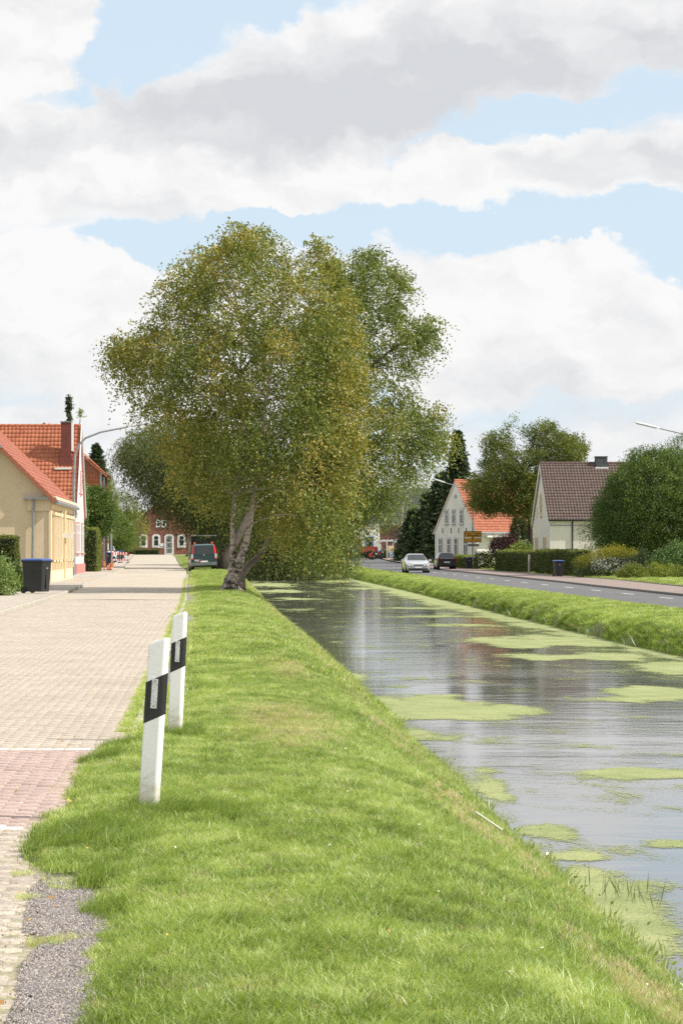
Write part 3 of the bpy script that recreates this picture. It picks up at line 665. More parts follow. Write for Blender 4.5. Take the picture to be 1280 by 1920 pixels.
def edgef(xs, ys, r):                                 # ragged lawn edge
    a = np.array([LAWN(y) for y in ys]); return xs > a + (fbm(xs*6, ys*3, 3, 77)-.5)*.16*np.clip(ys/12, .6, 3)
spread('grass', 36000, 6.6, 34, lambda y: LAWN(y)-.06, lambda y: min(WL(y)+.03, FR(y)), NEAR, 10, .7, 1.35, 'short mown lawn grass on the verge in front of the camera', 1, .6, keepf=edgef)
spread('grass', 15000, 32, 125, lambda y: LAWN(y)-.05, lambda y: WL(y)+.03, FAR, 6, .55, .85, 'lawn grass strip running beside the canal towards the birches', 2, 1.0, .05, keepf=edgef)
spread('grass', 4500, 120, 330, lambda y: LAWN(y), lambda y: WL(y)+.03, FAR, 6, .9, 1.3, 'grass under and beyond the willows on the lane side', 3, 1.0)
spread('grass', 16000, 42, 330, lambda y: WR(y)+.35, lambda y: min(RL(y)-.02, FR(y)+1), FAR, 6, .7, 1.0, 'mown grass verge between canal bank and asphalt road', 4, 1.0, .10)
spread('grass', 9000, 42, 300, lambda y: WR(y)-.02, lambda y: WR(y)+.6, BANK, 6, .5, .9, 'long grass hanging down the steep far bank of the canal', 5, 1.0, -.22, keepf=lambda xs, ys, r: fbm(xs*2.0-ys*.55, ys*.12, 3, 88) > .40)
spread('grass', 2500, 96, 250, lambda y: PV(y)+.12, lambda y: PV(y)+6, FAR, 6, .8, 1.2, 'garden lawn behind the pavement on the right', 6, 1.0, .1)
def tallk(xs, ys, r): return (fbm(xs*3.2+7, ys*1.6, 4, 33) > .56) & edgef(xs, ys, r)
spread('grass', 9000, 6.8, 40, lambda y: LAWN(y)+.1, lambda y: min(1.9, FR(y)), TALL, 6, .45, .8, 'longer darker grass patches within the mown lawn', 21, .6, -.10, keepf=tallk)
# tufts: at the posts, on the pavers, among chippings
def tufts(name, spots, coll, ncol, label, tint, s0, s1, rad, n):
    r = np.random.default_rng(len(spots)+n); P = []
    for (x, y, k) in spots:
        for i in range(int(n*k)): 
            a = r.uniform(0, 6.283); q = rad*k*math.sqrt(r.uniform()); P.append((x+q*math.cos(a), y+q*1.8*math.sin(a)))
    P = np.array(P); zs = np.maximum(zat(P[:, 0], P[:, 1]), -.052); m = len(P)
    scatter(name, np.column_stack([P, zs]), np.stack([r.normal(0, .15, m), r.normal(0, .15, m), r.normal(0, .6, m)], 1), r.uniform(s0, s1, m), np.clip(r.normal(tint, .13, m), 0, 1), r.integers(0, ncol, m), coll, label, 'grass')
tufts('grass', [(-.36, 13.7, 1.2), (-.28, 13.5, 1.5), (-.12, 13.6, 1.5), (.1, 13.4, 1.2), (-.62, 12.7, 1.6), (-.78, 12.3, 1.4), (-.5, 12.4, 1.5), (-.34, 19.3, 1), (-.28, 19.5, 1.2), (-.2, 19.2, 1), (-.8, 17.4, 1.2), (-.7, 18.4, 1.3), (-.5, 11.0, .8), (-.45, 10.2, .6)],
      TALL, 6, 'longer unmown grass round the feet of the two white posts', .22, .45, .85, .13, 42)
tufts('grass', [(-.70, 11.15, .7), (-.67, 10.9, .5), (-.64, 9.42, .7), (-.56, 9.5, .5), (-.80, 10.6, .3), (-.78, 11.9, .4), (-.88, 11.4, .3)], NEAR, 10, 'yellowish grass tufts growing on the pavers and grey chippings', .8, .5, .85, .09, 14)
def joint_moss():
    r = np.random.default_rng(5); n = 2600; ys = 7.3*(55/7.3)**r.uniform(size=n); xs = []
    a = np.array([max(KL(y), -.095*y) for y in ys]); b = np.array([min(KR(y), LAWN(y)) for y in ys])
    xs = b - (b-a)*r.uniform(size=n)**1.8
    ys = 7.3 + np.round((ys-7.3)/.1035)*.1035 + .0517 + r.normal(0, .006, n)
    xs2 = np.round(xs/.10275)*.10275 + r.normal(0, .006, n); e = r.uniform(size=n) < .5; xs = np.where(e, xs2, xs)
    zs = np.full(n, -.060)
    scatter('grass', np.stack([xs, ys, zs], 1), np.zeros((n, 3)), r.uniform(.12, .34, n), r.uniform(.35, .9, n), r.integers(0, 10, n), NEAR, 'tiny grass and moss sprouting from the joints of the paved lane', 'grass')
    m = 900; ys = 20*(130/20)**r.uniform(size=m); xs = np.array([KR(y) for y in ys]) - r.normal(.02, .03, m); zs = np.array([-.055+rise(y) for y in ys])
    scatter('moss_line', np.stack([xs, ys, zs], 1), np.zeros((m, 3)), r.uniform(.2, .5, m), r.uniform(.5, .85, m), r.integers(0, 6, m), FAR, 'mossy grass line along the edging stones of the lane', 'moss')
    m = 1500; ys = 19.5*(130/19.5)**r.uniform(size=m); a = np.array([KR(y)+.14 for y in ys]); b = np.array([LAWN(y) for y in ys]); xs = a+(b-a)*r.uniform(size=m)**.6
    k = fbm(xs*2, ys*.55, 3, 91) > .53; xs = xs[k]; ys = ys[k]; m = len(xs)
    scatter('grass', np.stack([xs, ys, zat(xs, ys)*0-.035+np.array([rise(y) for y in ys])], 1), np.zeros((m, 3)), r.uniform(.4, .8, m), r.uniform(.45, .9, m), r.integers(0, 6, m), FAR, 'patchy grass spreading over the broken asphalt shoulder', 'grass')
joint_moss()
# loose stones on the chippings
def stones():
    r = np.random.default_rng(3); ms = []
    for k in range(5):
        bm = bmesh.new(); bmesh.ops.create_icosphere(bm, subdivisions=1, radius=.5)
        for v in bm.verts: v.co *= r.uniform(.6, 1.2)
        me = bpy.data.meshes.new('chip'); bm.to_mesh(me); bm.free(); ms.append(me)
        c = [(.40, .355, .33), (.27, .24, .23), (.54, .49, .45), (.17, .15, .15), (.44, .36, .30)][k]
        me.materials.append(surf('chip_stone', c, tuple(x*.8 for x in c), 20, .9))
    col = make_coll('chip', ms); P = []
    while len(P) < 30000:
        x, y = r.uniform(-.85, -.28), r.uniform(7.1, 11.9)
        if in_patch(x, y) or in_patch(x+.04, y) or in_patch(x-.03, y+.1) or r.uniform() < .012: P.append((x, y, -.0415))
    n = len(P); scatter('gravel', P, r.uniform(0, 6, (n, 3)), r.uniform(.0035, .0095, n), np.zeros(n), r.integers(0, 5, n), col, 'loose grey chippings beside the verge in front of the camera', 'gravel')
stones()
# ------------------------------------------------------------------ building helpers
def tiles(parent, o, u, v, lu, lv, mat, tw=.235, th=.34, amp=.03, step=.03, clip=None, name='roof_tiles'):
    """wavy pantile surface: o corner at the eave, u along the eave, v up the slope; real relief, one part"""
    o, u, v = Vector(o), Vector(u).normalized(), Vector(v).normalized(); nrm = u.cross(v)
    if nrm.z < 0: nrm = -nrm
    nc = max(1, round(lu/tw)); nr = max(1, round(lv/th)); tw = lu/nc; th = lv/nr; seg = 5
    prof = [0, .15, .9, 1.0, .35]; V = []; F = []; MI = []; T = []
    rr = random.Random(int(abs(o.x*7+o.y)))
    for r in range(nr):
        base = len(V)
        for e, lift in ((0, step), (1.06, 0)):
            for c in range(nc*seg+1):
                k = c % seg; q = o + u*(c*tw/seg) + v*((r+e)*th if r < nr-1 or e == 0 else lv) + nrm*(prof[k]*amp + lift + .02)
                V.append(q); T.append(0)
        m = nc*seg+1
        for c in range(nc):
            t = rr.random()
            for k in range(seg):
                i = base+c*seg+k; cx = (c+.5)*tw; cy = (r+.5)*th
                if clip and not clip(cx, cy): continue
                F.append((i, i+1, i+1+m, i+m)); T[i] = t; T[i+m] = t
        # riser below the lower edge
        b2 = len(V)
        for c in range(m): V.append(Vector(V[base+c]) - nrm*(step+.012)); T.append(.2)
        for c in range(nc*seg):
            if clip and not clip((c+.5)*tw/seg, (r+.5)*th): continue
            F.append((b2+c, b2+c+1, base+c+1, base+c))
    ob = link(name, np_mesh(name, [tuple(p) for p in V], F, mat, {'tint': T}), parent); ob['kind'] = 'stuff'
    return ob
def window(parent, o, u, n, w, h, frame=M['white'], fw=.07, bars=(1, 1), arch=0.0, surround=None, sw=.12, sill=True, glass=None, name='window'):
    """o: lower left corner on the wall, u: unit along wall, n: outward normal; frame > pane, sill"""
    o, u, n = Vector(o), Vector(u).normalized(), Vector(n).normalized(); z = Vector((0, 0, 1))
    def P(a, b, c): return o + u*a + z*b + n*c
    def bar(mb, a0, b0, a1, b1, d0, d1, mi=0):
        vs = [P(a0, b0, d0), P(a1, b0, d0), P(a1, b1, d0), P(a0, b1, d0), P(a0, b0, d1), P(a1, b0, d1), P(a1, b1, d1), P(a0, b1, d1)]
        mb.add(vs, [(3,2,1,0),(4,5,6,7),(0,1,5,4),(1,2,6,5),(2,3,7,6),(3,0,4,7)], mi)
    def ring(mb, a0, b0, a1, b1, t, d0, d1, ar):
        bar(mb, a0, b0, a0+t, b1, d0, d1); bar(mb, a1-t, b0, a1, b1, d0, d1); bar(mb, a0+t, b0, a1-t, b0+t, d0, d1)
        if ar <= 0: bar(mb, a0+t, b1-t, a1-t, b1, d0, d1); return
        k = 10; cx = (a0+a1)/2; rx = (a1-a0)/2
        for i in range(k):
            q0, q1 = math.pi*i/k, math.pi*(i+1)/k
            pts = [(cx+rx*math.cos(q), b1+ar*math.sin(q)) for q in (q0, q1)] + [(cx+(rx-t)*math.cos(q), b1+max(0, (ar-t*.9))*math.sin(q)) for q in (q1, q0)]
            mb.prism([P(a, b, d0) for a, b in pts], (0, 0, 0), n*(d1-d0))
    mb = MB(); ring(mb, 0, 0, w, h, fw, .004, .06, arch)
    for i in range(1, bars[0]+1):
        if bars[0]: bar(mb, w*i/(bars[0]+1)-fw*.35, fw, w*i/(bars[0]+1)+fw*.35, h-(fw if not arch else -arch*.8), .004, .05)
    for i in range(1, bars[1]+1): bar(mb, fw, h*(i/(bars[1]+1)+(.18 if bars[1] == 1 else 0))-fw*.4, w-fw, h*(i/(bars[1]+1)+(.18 if bars[1] == 1 else 0))+fw*.4, .006, .052)
    f = mb.build(name, frame, parent)
    g = MB(); pts = [(fw*.5, fw*.5), (w-fw*.5, fw*.5), (w-fw*.5, h)] 
    if arch > 0: pts += [(w/2+(w/2-fw*.5)*math.cos(a), h+(arch-fw*.5)*math.sin(a)) for a in [math.pi*i/10 for i in range(1, 10)]]
    pts += [(fw*.5, h)] if arch > 0 else [(w-fw*.5, h-fw*.5), (fw*.5, h-fw*.5)]
    if arch <= 0: pts = [(fw*.5, fw*.5), (w-fw*.5, fw*.5), (w-fw*.5, h-fw*.5), (fw*.5, h-fw*.5)]
    g.prism([P(a, b, .002) for a, b in pts], (0, 0, 0), n*.014); g.build('pane', glass or M['glass'], f)
    if surround:
        sb = MB(); ring(sb, -sw, -sw, w+sw, h+(0 if arch else sw), sw, .003, .035, arch+sw if arch else 0); sb.build('surround', surround, f)
    if sill:
        s = MB(); bar(s, -.06, -.09, w+.06, -.01, .004, .13); s.build('sill', surround or frame, f)
    return f
def gable_house(name, loc, rz, L, W, E, Rz, wall, tile, label, cat='house', oh=.3, gutter=M['zinc'], verge=None, rows=(True, True), group=None, wmat2=None):
    """local frame: ridge along +x (0..L), front slope towards -y, depth W"""
    h = empty(name, loc, rz, label, cat, group)
    mb = MB(); mb.box((L/2, W/2, (E-.6)/2), (L, W, E+.6)); 
    for x0, x1 in ((0, .3), (L-.3, L)): mb.prism([(x0, 0, E), (x0, W, E), (x0, W/2, Rz-.06)], (0, 0, 0), (x1-x0, 0, 0))
    mb.build('wall', wall, h)
    sl = math.hypot(W/2, Rz-E); vy, vz = (W/2)/sl, (Rz-E)/sl; ex = oh
    core = MB()
    core.prism([(-.12, -ex*vy, E-ex*vz), (-.12, W/2, Rz), (-.12, W+ex*vy, E-ex*vz), (-.12, W+ex*vy, E-ex*vz-.12), (-.12, W/2, Rz-.14), (-.12, -ex*vy, E-ex*vz-.12)], (0, 0, 0), (L+.24, 0, 0))
    rf = core.build('roof', verge or tile, h)
    tiles(rf, (-.15, -ex*vy, E-ex*vz), (1, 0, 0), (0, vy, vz), L+.3, sl+ex, tile)
    if rows[1]: tiles(rf, (-.15, W+ex*vy, E-ex*vz), (1, 0, 0), (0, -vy, vz), L+.3, sl+ex, tile)
    rd = MB(); nrt = int((L+.3)/.4)
    rd0 = None
    rdg = MB(); rdg.tube([(-.2, 0, 0), (.2, 0, 0)], [.12, .105], 8)
    for i in range(nrt):
        lc = (-.15+(i+.5)*(L+.3)/nrt, W/2, Rz+.03)
        if rd0 is None: o = rdg.build('ridge_tile', tile, rf, loc=lc); rd0 = o.data
        else: link('ridge_tile', rd0, rf, lc)
    for y in (-ex*vy-.09, W+ex*vy+.09):
        g = MB(); g.tube([(-.15, y, E-ex*vz-.02), (L+.15, y, E-ex*vz-.02)], .075, 8); g.build('gutter', gutter, h)
    return h
def downpipe(parent, pts, r=.05, mat=None):
    MB().tube(pts, r, 8).build('downpipe', mat or M['zinc'], parent)
def chimney(parent, x, y, z0, z1, w, d, mat, cap=M['zinc'], flash=M['metal_white'], base=0):
    mb = MB(); mb.box((x, y, (z0+z1)/2), (w, d, z1-z0))
    if base: mb.box((x, y, z0+base/2), (w+.12, d+.12, base))
    c = mb.build('chimney', mat, parent)
    MB().box((x, y, z1+.03), (w+.08, d+.08, .06)).build('chimney_cap', cap, c)
    return c

# ------------------------------------------------------------------ yellow house, left
def yellow_house():
    # ridge along +Y; local x = depth away from camera, so rz = 90deg; W runs towards -X... front slope (-y local) faces +X? use explicit mesh instead
    X0, Y0, L, W = -7.1, 106.0, 16.5, 10.6; E, Rz = 3.78, 9.0
    h = empty('yellow_house', (X0, Y0, 0.02), 0, 'yellow rendered house with half hipped red roof and brick panelled street front', 'house')
    mb = MB(); k = (Rz-E)/(W/2); zc = 5.95; xc = -(zc-E)/k
    prof = [(0, -.3), (0, E), (xc, zc), (-W-xc, zc), (-W, E), (-W, -.3)]
    mb.prism([(x, 0, z) for x, z in prof], (0, 0, 0), (0, L, 0)); mb.build('wall', M['plaster_yellow'], h)
    # soffit and cornice return on the gable foot
    c = MB(); 
    for i, (px_, z0, z1) in enumerate(((.10, E-.55, E-.40), (.18, E-.40, E-.22), (.30, E-.22, E-.02))): c.box((-.12+px_/2, L/2, (z0+z1)/2), (px_+.24, L+.04, z1-z0))
    c.build('cornice', M['plaster_cream'], h)
    # roof: two slopes, half hip at the near end
    oh = .38; sl = math.hypot(W/2, Rz-E); ux, uz = (W/2)/sl, (Rz-E)/sl
    rf = MB(); t = .13; a = (oh*ux, E-oh*uz+.05); b = (-W/2, Rz+.05); c2 = (-W-oh*ux, E-oh*uz+.05)
    yh = 2.6                                   # ridge starts behind the half hip
    xl = xc+.0
    rf.prism([(a[0], -.2, a[1]), (xl, -.2, zc+.05), (xl, -.2, zc-.08), (a[0], -.2, a[1]-t)], (0, 0, 0), (0, L+.4, 0))
    rf.add([(xl, -.2, zc+.05), (xl, L+.2, zc+.05), (b[0], L+.2, b[1]), (b[0], yh, b[1])], [(0, 1, 2, 3)])
    rf.add([(c2[0], -.2, c2[1]), (c2[0], L+.2, c2[1]), (b[0], L+.2, b[1]), (b[0], yh, b[1]), (-W-xl, -.2, zc+.05)], [(0, 1, 2, 3, 4)])
    rf.add([(xl+.15, -.35, zc-.02), (-W-xl-.15, -.35, zc-.02), (b[0], yh, b[1])], [(0, 1, 2)])
    ro = rf.build('roof', M['tile_red'], h)
    tiles(ro, (a[0], -.22, a[1]), (0, 1, 0), (-ux, 0, uz), L+.44, sl+oh, M['tile_red'], clip=lambda cu, cv: cv < (sl+oh)*.47 or cu > (cv/(sl+oh)-.47)*5.4)
    tiles(ro, (-W-xl-.15, -.35, zc-.02), (1, 0, 0), Vector((0, yh+.35, b[1]-zc)), W+2*xl+.3, math.hypot(yh+.35, b[1]-zc), M['tile_red'],
          clip=lambda cu, cv: abs(cu-(W+2*xl+.3)/2) < (1-cv/math.hypot(yh+.35, b[1]-zc))*(W+2*xl+.3)/2)
    # verge tiles stepping up the near edge
    vt = MB(); vt.box((0, 0, 0), (.10, .26, .17)); me0 = None; n = 13
    for i in range(n):
        s = (i+.5)/n*((oh+math.hypot(xc, zc-E))); q = (a[0]-ux*s, -.26, a[1]+uz*s+.0)
        if me0 is None:
            mb = MB(); mb.prism([(-.19, -.05, -.10), (.19, -.05, -.10), (.19, -.05, .07), (-.19, -.05, .05)], (0, 0, 0), (0, .16, 0)); o = mb.build('verge_tile', M['tile_red'], ro, loc=q); me0 = o.data
        else: o = link('verge_tile', me0, ro, q)
        o.rotation_euler = (0, math.atan2(uz, ux), 0)
    MB().box(((xl-W-xl)/2-.0, -.42, zc-.06), (W+2*xl+.4, .13, .12)).build('gutter', M['zinc'], h)
    g = MB(); g.tube([(a[0]+.07, -.25, a[1]-.06), (a[0]+.07, L+.25, a[1]-.06)], .085, 10); g.build('gutter', M['zinc'], h)
    g = MB(); g.box((-.38, -.14, E-.12), (1.45, .30, .07)); g.build('gutter', M['zinc'], h)
    MB().box((-.42, -.05, E-.40), (1.0, .10, .50)).build('cornice', M['plaster_yellow'], h)
    downpipe(h, [(-.62, -.12, E-.15), (-.66, -.13, E-.6), (-.70, -.13, .35), (-.70, -.2, .05)], .055)
    # facade panels (normal +X)
    u, n = (0, 1, 0), (1, 0, 0)
    def slab(name, y0, y1, z0, z1, d, mat, par=h): 
        return MB().box((d/2+.003, (y0+y1)/2, (z0+z1)/2), (d, y1-y0, z1-z0)).build(name, mat, par)
    slab('plinth', -.02, L, -.02, .55, .09, M['plaster_cream'])
    for y0, y1 in ((.55, 7.4), (8.1, L-.3)):
        p = slab('brick_panel', y0, y1, .55, E-.62, .02, M['brick_cream'])
    slab('pilaster', -.05, .5, .55, E-.60, .10, M['plaster_cream']); slab('pilaster', 7.45, 8.05, .55, E-.60, .12, M['plaster_cream']); slab('pilaster', L-.28, L, .55, E-.60, .08, M['plaster_cream'])
    for y in (1.35, 3.45, 5.55, 8.9, 10.9, 12.9, 14.8):
        w = window(h, (.03, y, 1.0), u, n, .95, 1.9, M['white'], .07, (1, 1), 0, M['plaster_cream'], .22)
        for ys_ in (y-.13, y+1.08): MB().box((.10, ys_, 1.95), (.19, .24, 1.9)).build('jamb', M['plaster_cream'], w)
        MB().box((.12, y+.475, 3.02), (.20, 1.5, .14)).build('lintel', M['plaster_cream'], w)
        MB().box((.10, y-.20, .72), (.16, .16, .26)).build('bracket', M['plaster_cream'], w); MB().box((.10, y+1.15, .72), (.16, .16, .26)).build('bracket', M['plaster_cream'], w)
    MB().box((.35, 7.75, 2.1), (.42, .3, .22)).build('meter_box', M['white'], h)
    downpipe(h, [(.25, 7.75, E-.5), (.24, 7.75, .1)], .05, M['plaster_cream'])
yellow_house()

# ------------------------------------------------------------------ second house: ridge across the street line
def pink_house():
    L = 20.0; h = gable_house('gabled_house', (-28.2, 145.0, 0.02), 0, L, 9.8, 3.65, 9.0, M['lilac_wall'], M['tile_orange'], 'house with broad orange tiled roof and white and pink striped gable behind yellow house', verge=M['pink'])
    n, u = (1, 0, 0), (0, 1, 0)
    mb = MB(); pr = [(L+.004, .02, 0), (L+.004, 9.78, 0), (L+.004, 9.78, 3.6), (L+.004, 4.9, 8.85), (L+.004, .02, 3.6)]
    mb.prism(pr, (0, 0, 0), (.05, 0, 0)); mb.build('gable_render', M['metal_white'], h)
    MB().box((L+.09, 4.9, .28), (.09, 9.9, .62)).build('plinth', M['pink'], h)
    for y in (.5, 1.9, 3.3, 6.6, 8.0): window(h, (L+.056, y, 1.25), u, n, .85, 1.75, M['white'], .07, (1, 1), 0, M['pink'], .10)
    window(h, (L+.056, 3.0, 4.9), u, n, .9, 1.3, M['white'], .07, (1, 1), 0, M['pink'], .10); window(h, (L+.056, 5.6, 4.9), u, n, .9, 1.3, M['white'], .07, (1, 1), 0, M['pink'], .10)
    for (y0, y1, z0, z1) in ((-.2, 4.75, 3.55, 8.95), (10.0, 5.05, 3.55, 8.95)):
        b = MB(); b.prism([(L+.15, y0, z0-.1), (L+.15, y1, z1-.0), (L+.15, y1, z1+.2), (L+.15, y0, z0+.12)], (0, 0, 0), (.06, 0, 0)); b.build('barge_board', M['metal_white'], h)
    c = chimney(h, 19.35, 2.95, 6.05, 9.12, .62, .72, M['brick_chim'], base=1.0)
    MB().box((19.2, 2.32, 6.33), (1.0, .25, .12)).build('flashing', M['metal_white'], c)
    MB().box((19.72, 2.95, 8.25), (.10, .74, 1.72)).build('chimney_render', M['metal_white'], c)  # white slab over the upper right side of the chimney
    a = MB(); a.tube([(2.4+.4, 4.9, 9), (2.8, 4.9, 10.1)], .025, 5); 
    for z in (9.6, 9.8, 10.0): a.tube([(2.4, 4.9, z), (3.2, 4.9, z)], .015, 4)
    a.build('aerial', M['galv'], h)
    MB().box((19.75, -.03, 2.55), (.28, .03, .22)).build('number_plate', M['dark'], h)
pink_house()
def tile_hung_house():
    h = empty('tile_hung_house', (-8.85, 194.0, .02), 0, 'house with orange tile hung gable rising behind the striped gable house', 'house')
    W, L, E, Rz = 9.0, 11.0, 7.55, 11.3
    mb = MB(); mb.prism([(0, 0, -.3), (0, 0, E), (-W/2, 0, Rz), (-W, 0, E), (-W, 0, -.3)], (0, 0, 0), (0, L, 0)); mb.build('wall', M['brick_red'], h)
    k = (Rz-E)/(W/2)
    tiles(h, (-W, -.04, 3.0), (1, 0, 0), (0, 0.02, 1), W, Rz-3.05, M['tile_orange'], clip=lambda cu, cv: 3.0+cv < E + (W/2-abs(cu-W/2))*k, name='hung_tiles')
    sl = math.hypot(W/2, Rz-E); r = MB()
    r.prism([(.35, -.25, E-.30), (-W/2, -.25, Rz+.05), (-W-.35, -.25, E-.30), (-W-.35, -.25, E-.16), (-W/2, -.25, Rz+.22), (.35, -.25, E-.16)], (0, 0, 0), (0, L+.5, 0)); ro = r.build('roof', M['tile_orange'], h)
    tiles(ro, (.35, -.25, E-.16), (0, 1, 0), (-W/2, 0, Rz-E+.3), L+.5, sl+.35, M['tile_orange'])
    MB().box((-.02, -.10, E-1.7), (.16, .18, 3.4)).build('corner_board', M['zinc'], h)
    downpipe(h, [(.22, -.1, E-.35), (.22, -.1, .2)], .06)
tile_hung_house()

# ------------------------------------------------------------------ far red brick house at the end of the lane
def brick_house():
    Y = 390.0; s = 4600/Y; X0 = (232-400)/s; W = 15.5; z0 = .75
    h = empty('brick_house', (X0, Y, z0), 0, 'red brick house with white arched window surrounds closing the end of the lane', 'house')
    E, Rz = 3.6, 10.4; mb = MB(); mb.prism([(0, 0, -.3), (0, 0, E), (W/2, 0, Rz), (W, 0, E), (W, 0, -.3)], (0, 0, 0), (0, 12, 0)); mb.build('wall', M['brick_red'], h)
    r = MB(); r.prism([(-.4, -.3, E-.4), (W/2, -.3, Rz+.05), (W+.4, -.3, E-.4), (W+.4, -.3, E-.15), (W/2, -.3, Rz+.3), (-.4, -.3, E-.15)], (0, 0, 0), (0, 12.6, 0)); ro = r.build('roof', M['tile_orange'], h)
    sl = math.hypot(W/2, Rz-E); tiles(ro, (-.4, -.3, E-.15), (0, 1, 0), (W/2, 0, Rz-E), 12.6, sl+.5, M['tile_orange']); 
    for sgn in (0, 1):
        xa, xb = (-.45, W/2) if sgn == 0 else (W+.45, W/2); b = MB(); b.prism([(xa, -.36, E-.42), (xb, -.36, Rz+.02), (xb, -.36, Rz+.22), (xa, -.36, E-.20)], (0, 0, 0), (0, .06, 0)); b.build('barge_board', M['white'], h)
    u, n = (1, 0, 0), (0, -1, 0)
    def px2x(px): return (px-400)/s - X0
    for px in (264.5, 288.5, 336): window(h, (px2x(px), -.0, 1.30), u, n, .80, 1.45, M['white'], .07, (0, 1), .22, M['white'], .26)
    w = window(h, (px2x(311.5), -.0, .1), u, n, 1.0, 2.65, M['white'], .09, (2, 2), .22, M['white'], .24, sill=False, name='door')
    for px in (293.5, 304.5): window(h, (px2x(px), 0, 4.4), u, n, .55, .9, M['white'], .08, (0, 1), .1, M['white'], .1)
    MB().box((px2x(304), -.08, 1.5), (.5, .12, .5)).build('mailbox', M['white'], h)
    MB().box((px2x(302), -.30, 1.05), (1.0, .06, .09)).build('rail', M['white'], h)
brick_house()

# ------------------------------------------------------------------ right: brown roofed house
def brown_house():
    X0, Y0, W, L = 26.3, 192.0, 9.8, 15.0; z0 = -.15; E, Rz = 4.15, 8.55
    h = gable_house('white_house', (X0, Y0, z0), 0, L, W, E, Rz, M['offwhite_wall'], M['tile_brown'], 'white rendered house with steep brown tiled roof beside the big ash tree', verge=M['offwhite_wall'], gutter=M['dark'])
    MB().box((L/2, -.03, E-.62), (L, .05, .06)).build('string_course', M['zinc'], h)
    downpipe(h, [(1.75, -.32, E-.2), (1.75, -.07, E-.5), (1.75, -.07, .1)], .055, M['dark'])
    u, n = (0, -1, 0), (-1, 0, 0); cream = M['plaster_cream']
    for y in (8.4, 7.5, 3.6, 2.65): window(h, (0, y, .85), u, n, .55, 1.6, cream, .08, (0, 0), .22, cream, .09)
    for y in (5.7, 5.0): window(h, (0, y, 4.35), u, n, .5, 1.5, cream, .08, (0, 0), .3, cream, .1)
    MB().box((0-.03, 7.4, 4.6), (.06, .3, .8)).build('vent', cream, h)
    for y0, y1 in ((-.3, W/2), (W+.3, W/2)):
        b = MB(); b.prism([(-.17, y0, E-.32), (-.17, y1, Rz+.0), (-.17, y1, Rz-.42), (-.17, y0, E-.62)], (0, 0, 0), (.05, 0, 0)); b.build('barge_board', M['offwhite_wall'], h)
    chimney(h, 4.75, W/2-.1, 7.6, 9.05, .92, .7, M['slate'], M['slate'])
    MB().box((4.75, W/2-.52, 8.18), (1.05, .1, .12)).build('flashing', M['metal_white'], h)
brown_house()

# ------------------------------------------------------------------ right: white gabled house with orange roof, turned towards the road
def white_gable_house():
    Y1 = 236.0; X1 = (894-400)*Y1/4600; ang = math.atan2(3.2, 8.0)          # long wall direction (8, 3.2)
    W, L, E, Rz = 8.9, 15.0, 3.35, 8.25; z0 = 0.0
    h = gable_house('white_gabled_house', (X1, Y1, z0), ang, L, W, E, Rz, M['white_wall'], M['tile_orange'], 'white gabled house with bright orange tile roof behind the yellow road sign', verge=M['white_wall'])
    u, n = (0, -1, 0), (-1, 0, 0); grey = surf('grey_reveal', (.40, .38, .36), (.35, .33, .31), 3, .8)
    for y in (8.05, 6.25, 4.75, 2.75): window(h, (0, y, .75), u, n, .75, 1.85, M['white'], .07, (1, 1), 0, grey, .07)
    for y in (6.7, 5.2, 3.55): window(h, (0, y, 4.0), u, n, .68, 1.4, M['white'], .07, (1, 1), 0, grey, .07)
    MB().disc((-.03, W/2, 6.7), (1, 0, 0), .2, 14, depth=.07).build('round_vent', M['zinc'], h)
    for y in (7.2, 5.4, 3.8, 2.2): 
        MB().box((-.03, y, 3.35), (.05, .06, .5)).build('wall_anchor', M['dark'], h)
    u, n = (1, 0, 0), (0, -1, 0)
    window(h, (2.3, 0, .7), u, n, 1.7, 1.75, M['white'], .08, (1, 1), 0, None); window(h, (5.2, 0, .7), u, n, 1.7, 1.75, M['white'], .08, (1, 1)); window(h, (9.4, 0, .7), u, n, 1.5, 1.75, M['white'], .08, (1, 1))
    MB().box((5.5, -.35, 2.75), (9.5, .7, .16)).build('canopy', M['white'], h)
    for x in (3.2, 8.6): window(h, (x, .9, 5.15), (1, 0, 0), (0, -.74, .68), .8, .12, M['white'], .05, (0, 0), sill=False, name='roof_window')
white_gable_house()

